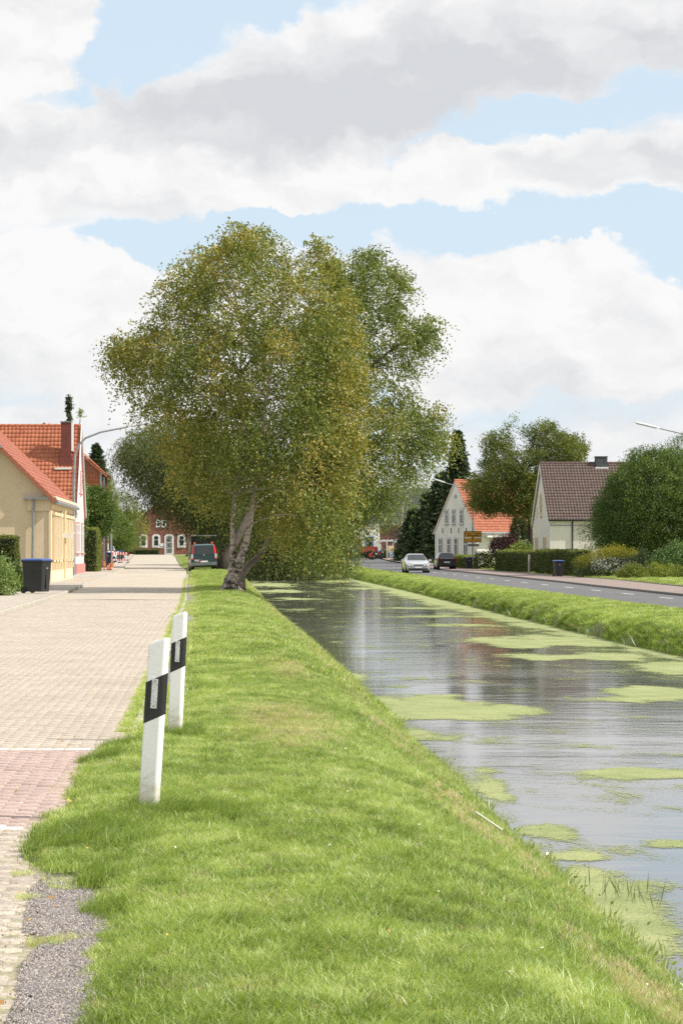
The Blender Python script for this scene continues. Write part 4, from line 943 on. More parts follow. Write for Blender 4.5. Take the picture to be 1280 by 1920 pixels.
# ------------------------------------------------------------------ far right: shop group
def shop_group():
    Y = 322.0; s = 4600/Y; z0 = .0+rise(Y)-.1
    X = lambda px: (px-400)/s
    b = gable_house('brick_barn', (X(697), Y+6, z0), 0, 8.5, 9, 4.6, 9.2, M['brick_dark'], M['slate'], 'dark brick building with slate roof behind the shop pergola', cat='building')
    MB().prism([(3.2, -.1, 2.2), (8.4, -.1, 2.2), (8.4, -.1, 7.6)], (0, 0, 0), (0, .25, 0)).build('gable_wall', M['brick_dark'], b)
    r = MB(); r.prism([(3.0, -.25, 2.1), (8.5, -.25, 7.9), (8.5, -.25, 8.1), (2.9, -.25, 2.3)], (0, 0, 0), (0, .5, 0)); r.build('verge', M['slate'], b)
    s2 = empty('white_shop', (X(652), Y+1, z0), 0, 'low white shop building with blue window half hidden by hanging birch twigs', 'building')
    MB().box((2.1, 3, 2.2), (4.3, 6, 4.4)).build('wall', M['white_wall'], s2); MB().box((2.1, 3, 4.5), (4.7, 6.4, .2)).build('roof', M['slate'], s2)
    window(s2, (2.4, 0, .5), (1, 0, 0), (0, -1, 0), 1.0, 2.2, surf('blue_frame', (.05, .12, .35), (.04, .1, .3), 3, .5), .12, (0, 1)); window(s2, (.5, 0, 1), (1, 0, 0), (0, -1, 0), 1.0, 1.5, M['white'], .08, (1, 1))
    p = empty('pergola', (X(712), Y-1.2, z0), 0, 'white post and beam pergola with an oval shop sign on top', 'pergola')
    wd = 4.1
    MB().box((wd/2, 0, 2.15), (wd+.2, .12, .16)).build('beam', M['white'], p); MB().box((wd/2, 2.2, 2.15), (wd+.2, .12, .16)).build('beam', M['white'], p)
    me0 = None
    for i in range(6):
        x = i*wd/5
        if me0 is None: o = MB().box((0, 0, 0), (.12, .12, 2.1)).build('post', M['white'], p, loc=(x, 0, 1.05)); me0 = o.data
        else: link('post', me0, p, (x, 0, 1.05))
    me0 = None
    for i in range(9):
        x = i*wd/8
        if me0 is None: o = MB().box((0, 0, 0), (.06, 2.6, .1)).build('rafter', M['white'], p, loc=(x, 1.1, 2.28)); me0 = o.data
        else: link('rafter', me0, p, (x, 1.1, 2.28))
    sg = MB(); sg.prism([(2.15+.95*math.cos(a)*.7, -.12, 2.02+.26*math.sin(a)) for a in [i*math.pi/8 for i in range(16)]], (0, 0, 0), (0, .07, 0)); sb = sg.build('sign_board', M['galv'], p)
    MB().box((2.15, -.14, 2.02), (.8, .03, .1)).build('sign_stripe', M['white'], sb)
    for (x, w, hh, nm, lb) in ((X(713.5)-X(712), 1.1, 1.25, 'hedge', None),): pass
    w = empty('display_stand', (X(724), Y-3.4, z0), 0, 'pale upright shop display board beside the pergola hedge', 'display')
    MB().box((.35, 0, .75), (.75, .1, 1.5)).build('board', M['plaster_cream'], w); MB().box((.35, 0, .04), (.9, .5, .08)).build('foot', M['galv'], w)
    b2 = empty('flower_tub', (X(729), Y-4.6, z0), 0, 'blue and white striped tub with yellow flowers in front of the pergola', 'tub')
    MB().box((0, 0, .4), (.55, .5, .8), taper=.15).build('tub', surf('blue_tub', (.10, .25, .45), (.5, .55, .6), 6, .6), b2)
    f = MB(); rr = random.Random(3)
    for i in range(14): f.box((rr.uniform(-.25, .25), rr.uniform(-.2, .2), .85+rr.uniform(0, .15)), (.09, .09, .09), rr.uniform(0, 3))
    f.build('flowers', surf('yellow_flower', (.7, .45, .05), (.6, .3, .03), 6, .7), b2)['kind'] = 'stuff'
    rs = empty('direction_sign', (X(644), Y-26, z0-.1), 0, 'round blue mandatory traffic sign on a short post by the far junction', 'traffic sign')
    MB().tube([(0, 0, 0), (0, 0, 1.3)], .03, 6).build('post', M['galv'], rs); MB().disc((0, -.05, 1.1), (0, 1, 0), .3, 16, depth=.03).build('sign_face', surf('sign_blue', (.02, .12, .5), (.02, .1, .45), 3, .5), rs)
shop_group()

# ------------------------------------------------------------------ delineator posts
def post_mat():
    m = surf('white_post_plastic', (.80, .80, .79), (.74, .74, .72), 5.5, .42, .05, 40, spec=.5); nt = m.node_tree
    p = [x for x in nt.nodes if x.type == 'BSDF_PRINCIPLED'][0]; base = p.inputs['Base Color'].links[0].from_socket
    tc = nt.nodes.new('ShaderNodeTexCoord'); sp = nt.nodes.new('ShaderNodeSeparateXYZ'); nt.links.new(tc.outputs['Object'], sp.inputs[0])
    mr = nt.nodes.new('ShaderNodeMapRange'); mr.inputs['From Min'].default_value = .32; mr.inputs['From Max'].default_value = .0; mr.inputs['To Max'].default_value = .62; nt.links.new(sp.outputs['Z'], mr.inputs['Value'])
    nz = _noise(nt, 38, 5, .7); ad = nt.nodes.new('ShaderNodeMath'); ad.operation = 'MULTIPLY_ADD'; nt.links.new(nz, ad.inputs[0]); ad.inputs[1].default_value = 1.0; nt.links.new(mr.outputs[0], ad.inputs[2])
    f1 = _ramp(nt, [(.62, (0, 0, 0)), (.98, (.75, .75, .75))], ad.outputs[0]); c = _mixc(nt, f1, base, (.42, .38, .27))
    st = _noise(nt, 9, 6, .75, stretch=(9, 9, .7)); f2 = _ramp(nt, [(.60, (0, 0, 0)), (.74, (.35, .35, .35))], st); c = _mixc(nt, f2, c, (.50, .50, .46)); nt.links.new(c, p.inputs['Base Color']); return m
M['post'] = post_mat()
def delineator(name, loc, lean, rz, label, plain_ref=True):
    h = empty(name, loc, 0, label, 'delineator post', 'white delineator posts on the verge'); h.rotation_euler = (R(-1), R(lean), R(rz))
    # section (x right, y away): flat face to the camera, narrow flank right, tail behind
    S = [(-.055, 0), (-.050, -.008), (.030, -.010), (.040, -.006), (.060, .028), (.058, .042), (.045, .052), (-.02, .050), (-.050, .02)]
    def ringz(z, k, sc=1.0, cx=.005, cy=.02): return [(cx+(x-cx)*sc, cy+(y-cy)*sc, z + k*(x-.03)) for x, y in S]
    def hull(mb, lv, cap=True):
        n = len(S); b = len(mb.v); 
        for r_ in lv: mb.v += r_
        for i in range(len(lv)-1):
            for j in range(n): mb.f.append((b+i*n+j, b+i*n+(j+1) % n, b+(i+1)*n+(j+1) % n, b+(i+1)*n+j)); mb.m.append(0)
        if cap: mb.f.append(tuple(b+j for j in range(n))[::-1]); mb.m.append(0); e = b+(len(lv)-1)*n; mb.f.append(tuple(e+j for j in range(n))); mb.m.append(0)
    def top(sc, dz_): return [(.005+(x-.005)*sc, .02+(y-.02)*sc, .985 + dz_ - max(0, .012-x)*.55) for x, y in S]
    mb = MB(); hull(mb, [ringz(-.12, 0), ringz(.3, 0), ringz(.6, 0), top(1, -.02), top(.97, -.008), top(.90, 0)])
    post = mb.build('post_body', M['post'], h)
    bm_ = bmesh.new(); bm_.from_mesh(post.data); 
    bmesh.ops.bevel(bm_, geom=[e for e in bm_.edges if e.calc_length() < .4 or True], offset=.0018, segments=1, affect='EDGES'); bm_.to_mesh(post.data); bm_.free()
    mb = MB(); hull(mb, [ringz(.545, .52, 1.035), ringz(.775, .52, 1.035)]); band = mb.build('black_band', surf('band_black', (.014, .013, .013), (.02, .018, .018), 5, .4), h)
    r = MB(); r.box((-.004, -.0145, .672), (.034, .006, .165)); rf = r.build('reflector', surf('reflector_white', (.62, .63, .63), (.5, .5, .51), 18, .25, .4, 90, spec=.8), h)
    for z in (.602, .742): MB().disc((-.004, -.0185, z), (0, 1, 0), .003, 8, depth=.003).build('screw', M['dark'], rf)
    for z in (.875, .893, .911): MB().disc((-.043, -.0093, z), (0, 1, 0), .0014, 6, depth=.002).build('pin_hole', M['zinc'], h)
    return h
delineator('delineator_post', (-.365, 13.65, -.01), 3.6, -4, 'nearer of two white delineator posts with black band, leaning over the lane edge')
delineator('delineator_post', (-.305, 19.3, -.01), 2.4, -2, 'farther white delineator post, half hidden behind the nearer one')

# ------------------------------------------------------------------ wheelie bins
def bin_proto(name, w, d, hgt):
    h = empty(name, (0, 0, 0)); t = .86
    mb = MB(); n = 12
    def sect(z, k, r=.05):
        pts = []
        for cx, cy, a0 in ((1, 1, 0), (-1, 1, 90), (-1, -1, 180), (1, -1, 270)):
            for i in range(3):
                a = R(a0 + i*45); pts.append((cx*(w/2*k-r)+r*math.cos(a), cy*(d/2*k-r)+r*math.sin(a), z))
        return pts
    lv = [sect(.05, t-.03), sect(.09, t), sect(hgt*.5, (t+1)/2), sect(hgt*.89, 1), sect(hgt*.89, 1.05), sect(hgt*.935, 1.06)]
    for L_ in lv: mb.v += L_
    for i in range(len(lv)-1):
        for j in range(n): mb.f.append((i*n+j, i*n+(j+1) % n, (i+1)*n+(j+1) % n, (i+1)*n+j)); mb.m.append(0)
    mb.f.append(tuple(range(n))[::-1]); mb.m.append(0); e = (len(lv)-1)*n; mb.f.append(tuple(e+j for j in range(n))); mb.m.append(0)
    mb.box((0, -d/2*.93, hgt*.5), (.05, .03, hgt*.75)); mb.build('body', M['black'], h, smooth=False)
    lb = MB(); lv = [sect(hgt*.936, 1.10), sect(hgt*.965, 1.10), sect(hgt*.985, .98), sect(hgt*1.0, .86, .06), sect(hgt*1.005, .6, .06)]
    for L_ in lv: lb.v += L_
    for i in range(len(lv)-1):
        for j in range(n): lb.f.append((i*n+j, i*n+(j+1) % n, (i+1)*n+(j+1) % n, (i+1)*n+j)); lb.m.append(0)
    lb.f.append(tuple(range(n))[::-1]); lb.m.append(0); e = (len(lv)-1)*n; lb.f.append(tuple(e+j for j in range(n))); lb.m.append(0)
    ld = lb.build('lid', M['blue_lid'], h)
    MB().tube([(-w*.4, d/2*1.12, hgt*.93), (w*.4, d/2*1.12, hgt*.93)], .018, 6).build('handle', M['black'], h)
    for sx in (-1, 1):
        wl = MB().tube([(sx*w*.40, d/2*.86, .1), (sx*w*.49, d/2*.86, .1)], .1, 12).build('wheel', M['dark'], h)
    MB().box((0, -d/2*.98-.008, hgt*.72), (.12, .012, .05)).build('sticker', M['zinc'], h)
    return h
binp = bin_proto('wheelie_bin', .58, .74, 1.07)
def place_bin(loc, rz, label, s=1.0, o=None):
    b = o or copy_tree(binp); b.location = loc; b.rotation_euler = (0, 0, R(rz)); b.scale = (s, s, s); tag(b, label, 'wheelie bin', 'black wheelie bins with blue lids'); return b
place_bin((-5.72, 79.6, .055), 62, 'large black wheelie bin with blue lid beside clipped hedge and yellow house', 1.05, binp)
def gl(x, y): return gz(x, y)
place_bin(((201-400)*213/4600, 213, .055+rise(213)), 14, 'black bin with blue lid on the left pavement in front of the white car', 1.12)
place_bin(((225-400)*262/4600, 262, .055+rise(262)), 10, 'bin with blue lid just behind the red and white barrier', 1.0)
place_bin(((227.5-400)*285/4600, 285, .055+rise(285)), -10, 'farthest bin on the left, only its blue lid above another bin', 1.15)
place_bin((646*151/4600, 151, -.19), 6, 'bin with blue lid standing before the hedge at the brown roofed house', .95)
place_bin((479.5*213/4600, 213, -.20+rise(213)), -4, 'bin with blue lid below the yellow road sign', .95)
for o in [place_bin(((703+k*10-400)*308/4600, 307+k, -.19+rise(307)), 8*k, ('dark bin behind the tail of the black saloon by the shop', 'bin right beside the pergola hedge at the shop')[k], .95+.1*(1-k)) for k in range(2)]: pass

# ------------------------------------------------------------------ vehicles
def vehicle(name, label, cat, loc, rz, st, glass_seg, paint, L, W, wheel_y, wr=.32, paint2=None, tail=None, head=None, plate=True, grille=None, group=None, bumper=M['black'], pillar=True):
    """st: stations (y, z_bottom, z_belt, z_top, half_belt, half_top) from front (y=0) to rear (y=L); front faces -y"""
    h = empty(name, loc, rz, label, cat, group)
    body = MB(); wind = {}; n = 7
    rings = []
    for (y, zb, zm, zt, hb, ht) in st:
        rings.append([(-hb*.93, y, zb), (-hb, y, zb+(zm-zb)*.35), (-hb*.985, y, zm), (-ht, y, zt-.02), (-ht*.75, y, zt+.012), (ht*.75, y, zt+.012), (ht, y, zt-.02), (hb*.985, y, zm), (hb, y, zb+(zm-zb)*.35), (hb*.93, y, zb)])
    m = len(rings[0])
    for r_ in rings: body.v += r_
    glassb = {'windscreen': MB(), 'side_window': MB(), 'rear_window': MB()}
    for i in range(len(rings)-1):
        for j in range(m-1):
            f = (i*m+j, i*m+j+1, (i+1)*m+j+1, (i+1)*m+j)
            body.f.append(f); body.m.append(0)
            kind = glass_seg.get(i)
            a, b, c, d = (Vector(body.v[k]) for k in f)
            if kind in ('windscreen', 'rear_window') and j in (3, 4, 5):
                q = [a, b, c, d]; nn = (b-a).cross(d-a).normalized(); nn = nn if nn.z > -.2 and ((nn.y < 0) == (kind == 'windscreen')) else -nn
                cen = sum(q, Vector())/4
                k1 = .94; gb = glassb[kind]
                gb.add([p*.97+cen*.03+nn*.012 if j != 4 else p+(cen-p)*.0*k1+nn*.012 for p in q], [(0, 1, 2, 3)])
            if kind == 'side' and j in (2, 6):
                q = [a, b, c, d]; cen = sum(q, Vector())/4; s = -1 if j == 2 else 1
                glassb['side_window'].add([cen+(p-cen)*.88+Vector((s*.014, 0, 0)) for p in q], [(0, 1, 2, 3)])
        body.f.append((i*m+m-1, i*m, (i+1)*m, (i+1)*m+m-1)); body.m.append(0)
    body.f.append(tuple(range(m))); body.m.append(0); e = (len(rings)-1)*m; body.f.append(tuple(range(e, e+m))[::-1]); body.m.append(0)
    bo = body.build('body', paint, h, smooth=False)
    for k, g in glassb.items():
        if g.f: g.build(k, M['glass'], h)
    for wy in wheel_y:
        for sx in (-1, 1):
            x0 = sx*(W/2-.19); x1 = sx*(W/2+.008)
            MB().tube([(sx*(W/2-.25), wy, wr+.03), (sx*(W/2-.01), wy, wr+.03)], wr+.065, 18).build('wheel_arch', M['dark'], h)
            w = MB().tube([(x0, wy, wr), (x1-sx*.015, wy, wr), (x1, wy, wr)], [wr, wr, wr*.9], 18).build('wheel', M['dark'], h)
            MB().tube([(x1-sx*.01, wy, wr), (x1+sx*.006, wy, wr)], [wr*.64, wr*.6], 14).build('rim', M['rim'], w)
    f0, f1 = st[0], st[-1]
    if bumper:
        MB().box((0, -.05, f0[1]+.12), (W*.95, .16, .2)).build('bumper', bumper[0] if isinstance(bumper, tuple) else bumper, h); MB().box((0, L+.05, f1[1]+.14), (W*.95, .16, .22)).build('bumper', bumper[1] if isinstance(bumper, tuple) else bumper, h)
    if plate:
        for y, z in ((-.14, f0[1]+.16), (L+.045, f1[1]+(.52 if tail else .3))): MB().box((0, y, z), (.52, .02, .11)).build('number_plate', M['metal_white'], h)
    mz = [s for i, s in enumerate(st) if glass_seg.get(i) == 'windscreen']
    if mz:
        s = mz[0]
        for sx in (-1, 1):
            mm = MB(); mm.box((sx*(s[4]+.12), s[0]+.35, s[2]+.06), (.2, .1, .14)); mm.build('wing_mirror', paint, h)
    return h
silver = surf('silver_paint', (.60, .61, .63), (.55, .56, .58), 2, .25, metal=.4, coat=.8)
blackp = surf('black_car_paint', (.018, .02, .026), (.014, .015, .02), 2, .25, coat=.8)
greenp = surf('dark_green_van_paint', (.005, .040, .040), (.004, .03, .03), 2, .3, coat=.6)
whitep = surf('white_car_paint', (.75, .75, .74), (.7, .7, .69), 2, .3, coat=.5)
# silver saloon driving towards the camera
def silver_car():
    L, W = 4.8, 1.82
    st = [(0, .28, .50, .66, .72, .60), (.12, .20, .62, .74, .86, .66), (.6, .18, .76, .86, .90, .74), (1.35, .18, .90, .97, .91, .74), (2.15, .18, .96, 1.38, .91, .60), (2.6, .18, .96, 1.44, .91, .60), (3.3, .18, .97, 1.43, .91, .59), (4.05, .2, .98, 1.06, .90, .68), (4.6, .22, .94, 1.0, .88, .70), (4.8, .3, .80, .90, .80, .64)]
    Y = 184; h = vehicle('saloon_car', 'silver saloon car with four round headlights driving towards the camera', 'car', (15.35, Y, -.285), 0, st, {3: 'windscreen', 4: 'side', 5: 'side', 6: 'rear_window'}, silver, L, W, (.9, 3.8), bumper=None)
    g = MB(); g.box((0, -.03, .55), (.62, .08, .24)); gr = g.build('grille', M['rim'], h)
    for z in (.47, .52, .57, .62): MB().box((0, -.075, z), (.56, .012, .022)).build('grille_bar', M['dark'], gr)
    for x, r_ in ((-.68, .12), (-.46, .095), (.68, .12), (.46, .095)): hl = MB().disc((x, .0, .62), (0, 1, -.1), r_, 16, depth=.18).build('headlight', M['zinc'], h); MB().disc((x, -.095, .62), (0, 1, -.1), r_*.72, 14, depth=.02).build('bulb', M['metal_white'], hl)
    MB().box((0, -.06, .30), (1.5, .10, .10)).build('lower_grille', M['dark'], h); MB().box((0, -.07, .40), (1.62, .05, .03)).build('bumper_trim', M['rim'], h)
    return h
silver_car()
def hatchback():
    L, W = 3.8, 1.64
    st = [(0, .3, .55, .7, .65, .5), (.15, .2, .68, .78, .78, .62), (.95, .2, .85, .92, .82, .66), (1.6, .2, .90, 1.36, .82, .56), (2.2, .2, .91, 1.42, .82, .56), (3.2, .2, .93, 1.38, .81, .56), (3.62, .22, .93, 1.00, .80, .70), (3.8, .3, .85, .90, .76, .66)]
    Y = 212; h = vehicle('hatchback_car', 'black hatchback parked facing away beside the white gabled house', 'car', (20.1, Y+3.8, -.22+rise(212)), R(180-2), st, {2: 'windscreen', 3: 'side', 4: 'side', 5: 'rear_window'}, blackp, L, W, (.75, 3.1), .29)
    h.rotation_euler = (0, 0, R(180+1)); h.location = (20.1, Y+3.8, -.22+rise(212))
    for sx in (-1, 1): MB().box((sx*.68, 3.72, .82), (.16, .16, .34)).build('tail_light', M['red_lens'], h)
    return h
hatchback()
def saloon_side():
    L, W = 4.5, 1.75
    st = [(0, .3, .5, .66, .66, .52), (.15, .2, .64, .74, .80, .62), (1.2, .2, .86, .93, .87, .70), (1.95, .2, .92, 1.36, .87, .58), (2.6, .2, .93, 1.42, .87, .58), (3.3, .2, .94, 1.38, .87, .58), (3.95, .2, .95, 1.02, .86, .66), (4.35, .22, .92, .98, .84, .66), (4.5, .3, .8, .88, .78, .62)]
    Y = 306; x = (712-400)*Y/4600
    h = vehicle('saloon_car', 'black saloon car parked side on by the white shop', 'car', (x-4.8, Y, -.22+rise(Y)), R(90), st, {2: 'windscreen', 3: 'side', 4: 'side', 5: 'rear_window'}, blackp, L, W, (.85, 3.65), .31)
    h.rotation_euler = (0, 0, R(-84)); h.location = (x-5.0, Y+.6, -.22+rise(Y))
    h.rotation_euler = (0, 0, R(-90)); 
    # front points to -x
    h.rotation_euler = (0, 0, R(90)); h.location = (x-.2, Y, -.22+rise(Y)); h.rotation_euler = (0, 0, R(-90)); h.location = (x-4.7, Y+.4, -.22+rise(Y))
    h.rotation_euler = (0, 0, R(90)); h.location = (x, Y, -.22+rise(Y)); 
    for sx in (-1, 1): MB().box((sx*.72, 4.42, .78), (.22, .2, .22)).build('tail_light', M['red_lens'], h)
    return h
ss_ = saloon_side()
# front of the side-on saloon points left: local -y -> world -x needs rz = -90
ss_.rotation_euler = (0, 0, R(-90)); ss_.location = ((712-400)*306/4600-4.6, 306, -.22+rise(306))
def green_van():
    L, W = 4.75, 1.90
    st = [(0, .32, .70, .85, .78, .62), (.12, .24, .85, .98, .92, .72), (.85, .22, 1.05, 1.16, .95, .76), (1.55, .22, 1.12, 1.84, .95, .74), (2.1, .22, 1.12, 1.89, .95, .76), (3.3, .22, 1.12, 1.90, .95, .78), (4.45, .24, 1.10, 1.88, .94, .78), (4.72, .28, 1.08, 1.80, .92, .76), (4.75, .35, 1.06, 1.50, .90, .74)]
    Y = 176; x = (377-400)*Y/4600
    h = vehicle('van', 'dark green van with red and white tail lights parked under the willow', 'van', (x, Y+4.75, -.02), R(180), st, {2: 'windscreen', 3: 'side', 4: 'side', 5: 'side'}, greenp, L, W, (.85, 3.9), .33, bumper=(M['black'], surf('grey_bumper', (.16, .17, .175), (.12, .13, .13), 3, .5)))
    h.rotation_euler = (0, R(2), R(180+3))
    MB().box((0, 4.77, 1.42), (1.46, .03, .50)).build('rear_window', M['glass'], h)
    for sx in (-1, 1):
        t = MB(); t.prism([(sx*.90, 4.70, 1.20), (sx*.74, 4.79, 1.20), (sx*.70, 4.79, 1.76), (sx*.80, 4.70, 1.80)], (0, 0, 0), (0, .03, 0)); t.build('tail_light', M['red_lens'], h)
        MB().box((sx*.85, 4.76, 1.05), (.15, .07, .28)).build('indicator', M['clear_lens'], h); MB().box((sx*.85, 4.76, .86), (.15, .07, .10)).build('tail_light', M['red_lens'], h)
        bl = MB(); bl.tube([(sx*.62, 4.3, 1.90), (sx*.62, 4.3, 2.0), (sx*.62, 4.3, 2.04)], [.07, .07, .04], 10); bl.build('beacon', M['orange'], h)
    MB().disc((0, 4.80, 1.12), (0, 1, 0), .055, 12, depth=.02).build('badge', M['rim'], h)
    def text(s, x, z, size, mat):
        c = bpy.data.curves.new('lettering', 'FONT'); c.body = s; c.size = size; c.extrude = .002; c.align_x = 'CENTER'; c.offset = .004; c.materials.append(mat)
        t_ = bpy.data.objects.new('lettering', c); COL.objects.link(t_); bpy.context.view_layer.update(); me = bpy.data.meshes.new_from_object(t_); bpy.data.objects.remove(t_); o = link('lettering', me, h, (x, 4.815, z)); o.rotation_euler = (R(90), 0, R(180)); return o
    MB().box((.50, 4.785, .72), (.58, .012, .2)).build('lettering_panel', greenp, h); text('PAS', .52, .66, .2, M['metal_white'])
    MB().disc((.24, 4.80, .73), (0, 1, 0), .07, 12, depth=.02).build('logo', M['red_lens'], h)
    return h
green_van()
def dark_truck():
    Y = 196; x = (362-400)*Y/4600
    h = empty('truck', (x, Y, -.02), R(2), 'tall dark box truck with beige cab edge parked beyond the green van', 'truck')
    MB().box((.9, 3.6, 1.6), (2.0, 5.0, 2.0)).build('box_body', surf('dark_truck_box', (.03, .035, .03), (.02, .022, .02), 2, .5), h)
    MB().box((.9, 1.07, 2.63), (2.1, .05, .09)).build('marker_strip', M['metal_white'], h)
    MB().box((-.24, .9, 1.3), (.14, .8, 1.7)).build('door_edge', surf('beige_cab', (.42, .34, .28), (.36, .29, .24), 2, .5), h)
    MB().box((-.36, .75, 2.2), (.16, .12, .42)).build('wing_mirror', M['galv'], h)
    for y in (1.6, 5.3):
        for x_ in (-.1, 1.9): MB().tube([(x_-.14, y, .45), (x_+.14, y, .45)], .45, 18).build('wheel', M['dark'], h)
    MB().box((.9, 3.6, .62), (1.9, 5.2, .2)).build('chassis', M['dark'], h)
dark_truck()
def white_car():
    L, W = 4.2, 1.75
    st = [(0, .3, .6, .75, .68, .52), (.15, .2, .74, .84, .82, .64), (1.0, .2, .95, 1.02, .87, .70), (1.6, .2, 1.0, 1.55, .87, .62), (2.2, .2, 1.0, 1.62, .87, .62), (3.6, .2, 1.0, 1.60, .87, .62), (4.1, .22, .98, 1.10, .85, .72), (4.2, .3, .9, 1.0, .8, .68)]
    Y = 252; x = (196-400)*Y/4600
    h = vehicle('estate_car', 'white estate car parked on the left behind a black bin', 'car', (x+.3, Y+4.2, .06+rise(Y)), R(180), st, {2: 'windscreen', 3: 'side', 4: 'side', 5: 'rear_window'}, whitep, L, W, (.8, 3.3), .31)
    for sx in (-1, 1): MB().box((sx*.78, 4.1, 1.0), (.12, .14, .4)).build('tail_light', M['red_lens'], h)
white_car()
def tractor():
    Y = 304; x = (668-400)*Y/4600; z = -.22+rise(Y)
    h = empty('tractor', (x, Y, z), R(90-14), 'red tractor with big rear wheels standing by the shop', 'tractor')
    MB().box((0, -1.6, 1.25), (.85, 1.9, .7)).build('bonnet', M['red'], h); MB().box((0, -2.58, 1.2), (.8, .06, .6)).build('grille', M['dark'], h)
    c = MB(); c.box((0, .2, 2.55), (1.45, 1.5, .1)); c.build('cab_roof', M['red'], h); MB().box((0, .2, 1.95), (1.3, 1.35, 1.1)).build('cab_window', M['glass'], h)
    for sx in (-1, 1):
        for y in (-.5, .9): MB().box((sx*.68, y, 1.95), (.07, .07, 1.2)).build('cab_pillar', M['dark'], h)
        w = MB().tube([(sx*.75, .6, .85), (sx*1.2, .6, .85)], .85, 22).build('wheel', M['dark'], h); MB().tube([(sx*1.19, .6, .85), (sx*1.22, .6, .85)], .42, 14).build('rim', M['red'], w)
        w = MB().tube([(sx*.55, -1.95, .55), (sx*.9, -1.95, .55)], .55, 18).build('wheel', M['dark'], h); MB().tube([(sx*.89, -1.95, .55), (sx*.92, -1.95, .55)], .28, 12).build('rim', M['red'], w)
        f = MB(); f.tube([(sx*.95, .6+1.0*math.cos(a), .85+1.0*math.sin(a)) for a in [R(q) for q in range(10, 171, 20)]], .12, 6); f.build('mudguard', M['red'], h)
        MB().box((sx*.85, 1.3, 1.5), (.2, .06, .3)).build('tail_light', M['clear_lens'], h)
    MB().tube([(.3, -1.4, 1.6), (.3, -1.4, 2.4)], .04, 6).build('exhaust', M['dark'], h)
tractor()

# ------------------------------------------------------------------ street lamps
def lamp(name, loc, rz, reach, H, label, cat='street lamp', flat=False, headl=1.0, plate=False):
    h = empty(name, loc, rz, label, cat, 'street lamps with curved arms'); pts = []
    if not flat:
        pole = [(0, 0, -.1), (0, 0, 1.1), (0, 0, H*.62), (.06, 0, H*.80), (.25, 0, H*.875), (.65, 0, H*.925), (reach*.5, 0, H*.965), (reach, 0, H)]
        rad = [.10, .095, .08, .072, .066, .06, .052, .046]
    else:
        pole = [(0, 0, -.1), (0, 0, 1.1), (0, 0, H*.86), (.15, 0, H*.90), (.5, 0, H*.925), (reach*.55, 0, H*.955), (reach, 0, H)]; rad = [.075, .072, .058, .05, .045, .04, .034]
    MB().tube(pole, rad, 10).build('pole', M['galv'], h)
    a = Vector((pole[-1][0]-pole[-2][0], 0, pole[-1][2]-pole[-2][2])).normalized(); p = Vector(pole[-1])
    u = a; w = Vector((0, 1, 0)); up = w.cross(u)*-1
    hb = MB(); secs = []
    for t, ww, hh in ((0, .07, .05), (.12, .10, .08), (headl*.5, .13, .09), (headl*.9, .12, .08), (headl, .08, .04)):
        c = p + u*t; secs.append([tuple(c + w*ww + up*0), tuple(c + w*ww*.6 + up*hh), tuple(c - w*ww*.6 + up*hh), tuple(c - w*ww + up*0)])
    b = 0
    for s in secs: hb.v += s
    for i in range(4):
        for j in range(4): hb.f.append((i*4+j, i*4+(j+1) % 4, (i+1)*4+(j+1) % 4, (i+1)*4+j)); hb.m.append(0)
    hb.f += [(0, 1, 2, 3), (16, 17, 18, 19)]; hb.m += [0, 0]
    hd = hb.build('lamp_head', surf('lamp_grey', (.62, .60, .60), (.52, .51, .51), 5, .5), h)
    lz = MB(); c0, c1 = p+u*.16, p+u*headl*.93; dn = up*-.05
    lz.prism([tuple(c0+w*.09), tuple(c1+w*.08), tuple(c1-w*.08), tuple(c0-w*.09)], (0, 0, 0), dn); lz.build('lens', M['clear_lens'], hd)
    MB().box((0, -.075, 1.0), (.09, .012, .45)).build('hatch', M['galv'], h)
    if plate: MB().box((0, -.10, 2.35), (.16, .03, .12)).build('plate', M['metal_white'], h)
    return h
lamp('street_lamp', (-7.75, 136.5, .05), 0, 3.0, 8.25, 'grey lamp leaning its curved arm over the lane beside the striped gable', headl=.95, plate=True)
lamp('street_lamp', ((209-400)*244/4600, 244, .05), 0, 2.3, 8.0, 'slim lamp rising from the trees behind the white estate car')
lamp('street_lamp', ((229-400)*307/4600, 307, .3), 0, 2.3, 8.0, 'farthest lamp on the lane side, before the brick house')
lamp('street_lamp', (26.65, 128, -.2), R(180), 3.4, 8.0, 'lamp arm reaching in over the ash tree from the right edge', flat=True, headl=1.35)
lamp('street_lamp', ((886-400)*215/4600, 215, -.15), R(180), 2.45, 7.5, 'lamp behind the yellow sign, arm ending near the spruce', flat=True, headl=1.0)
lamp('street_lamp', ((764-400)*300/4600, 300, .3), R(180), 3.2, 8.0, 'distant lamp whose arm shows among hanging birch twigs', flat=True, headl=1.4)

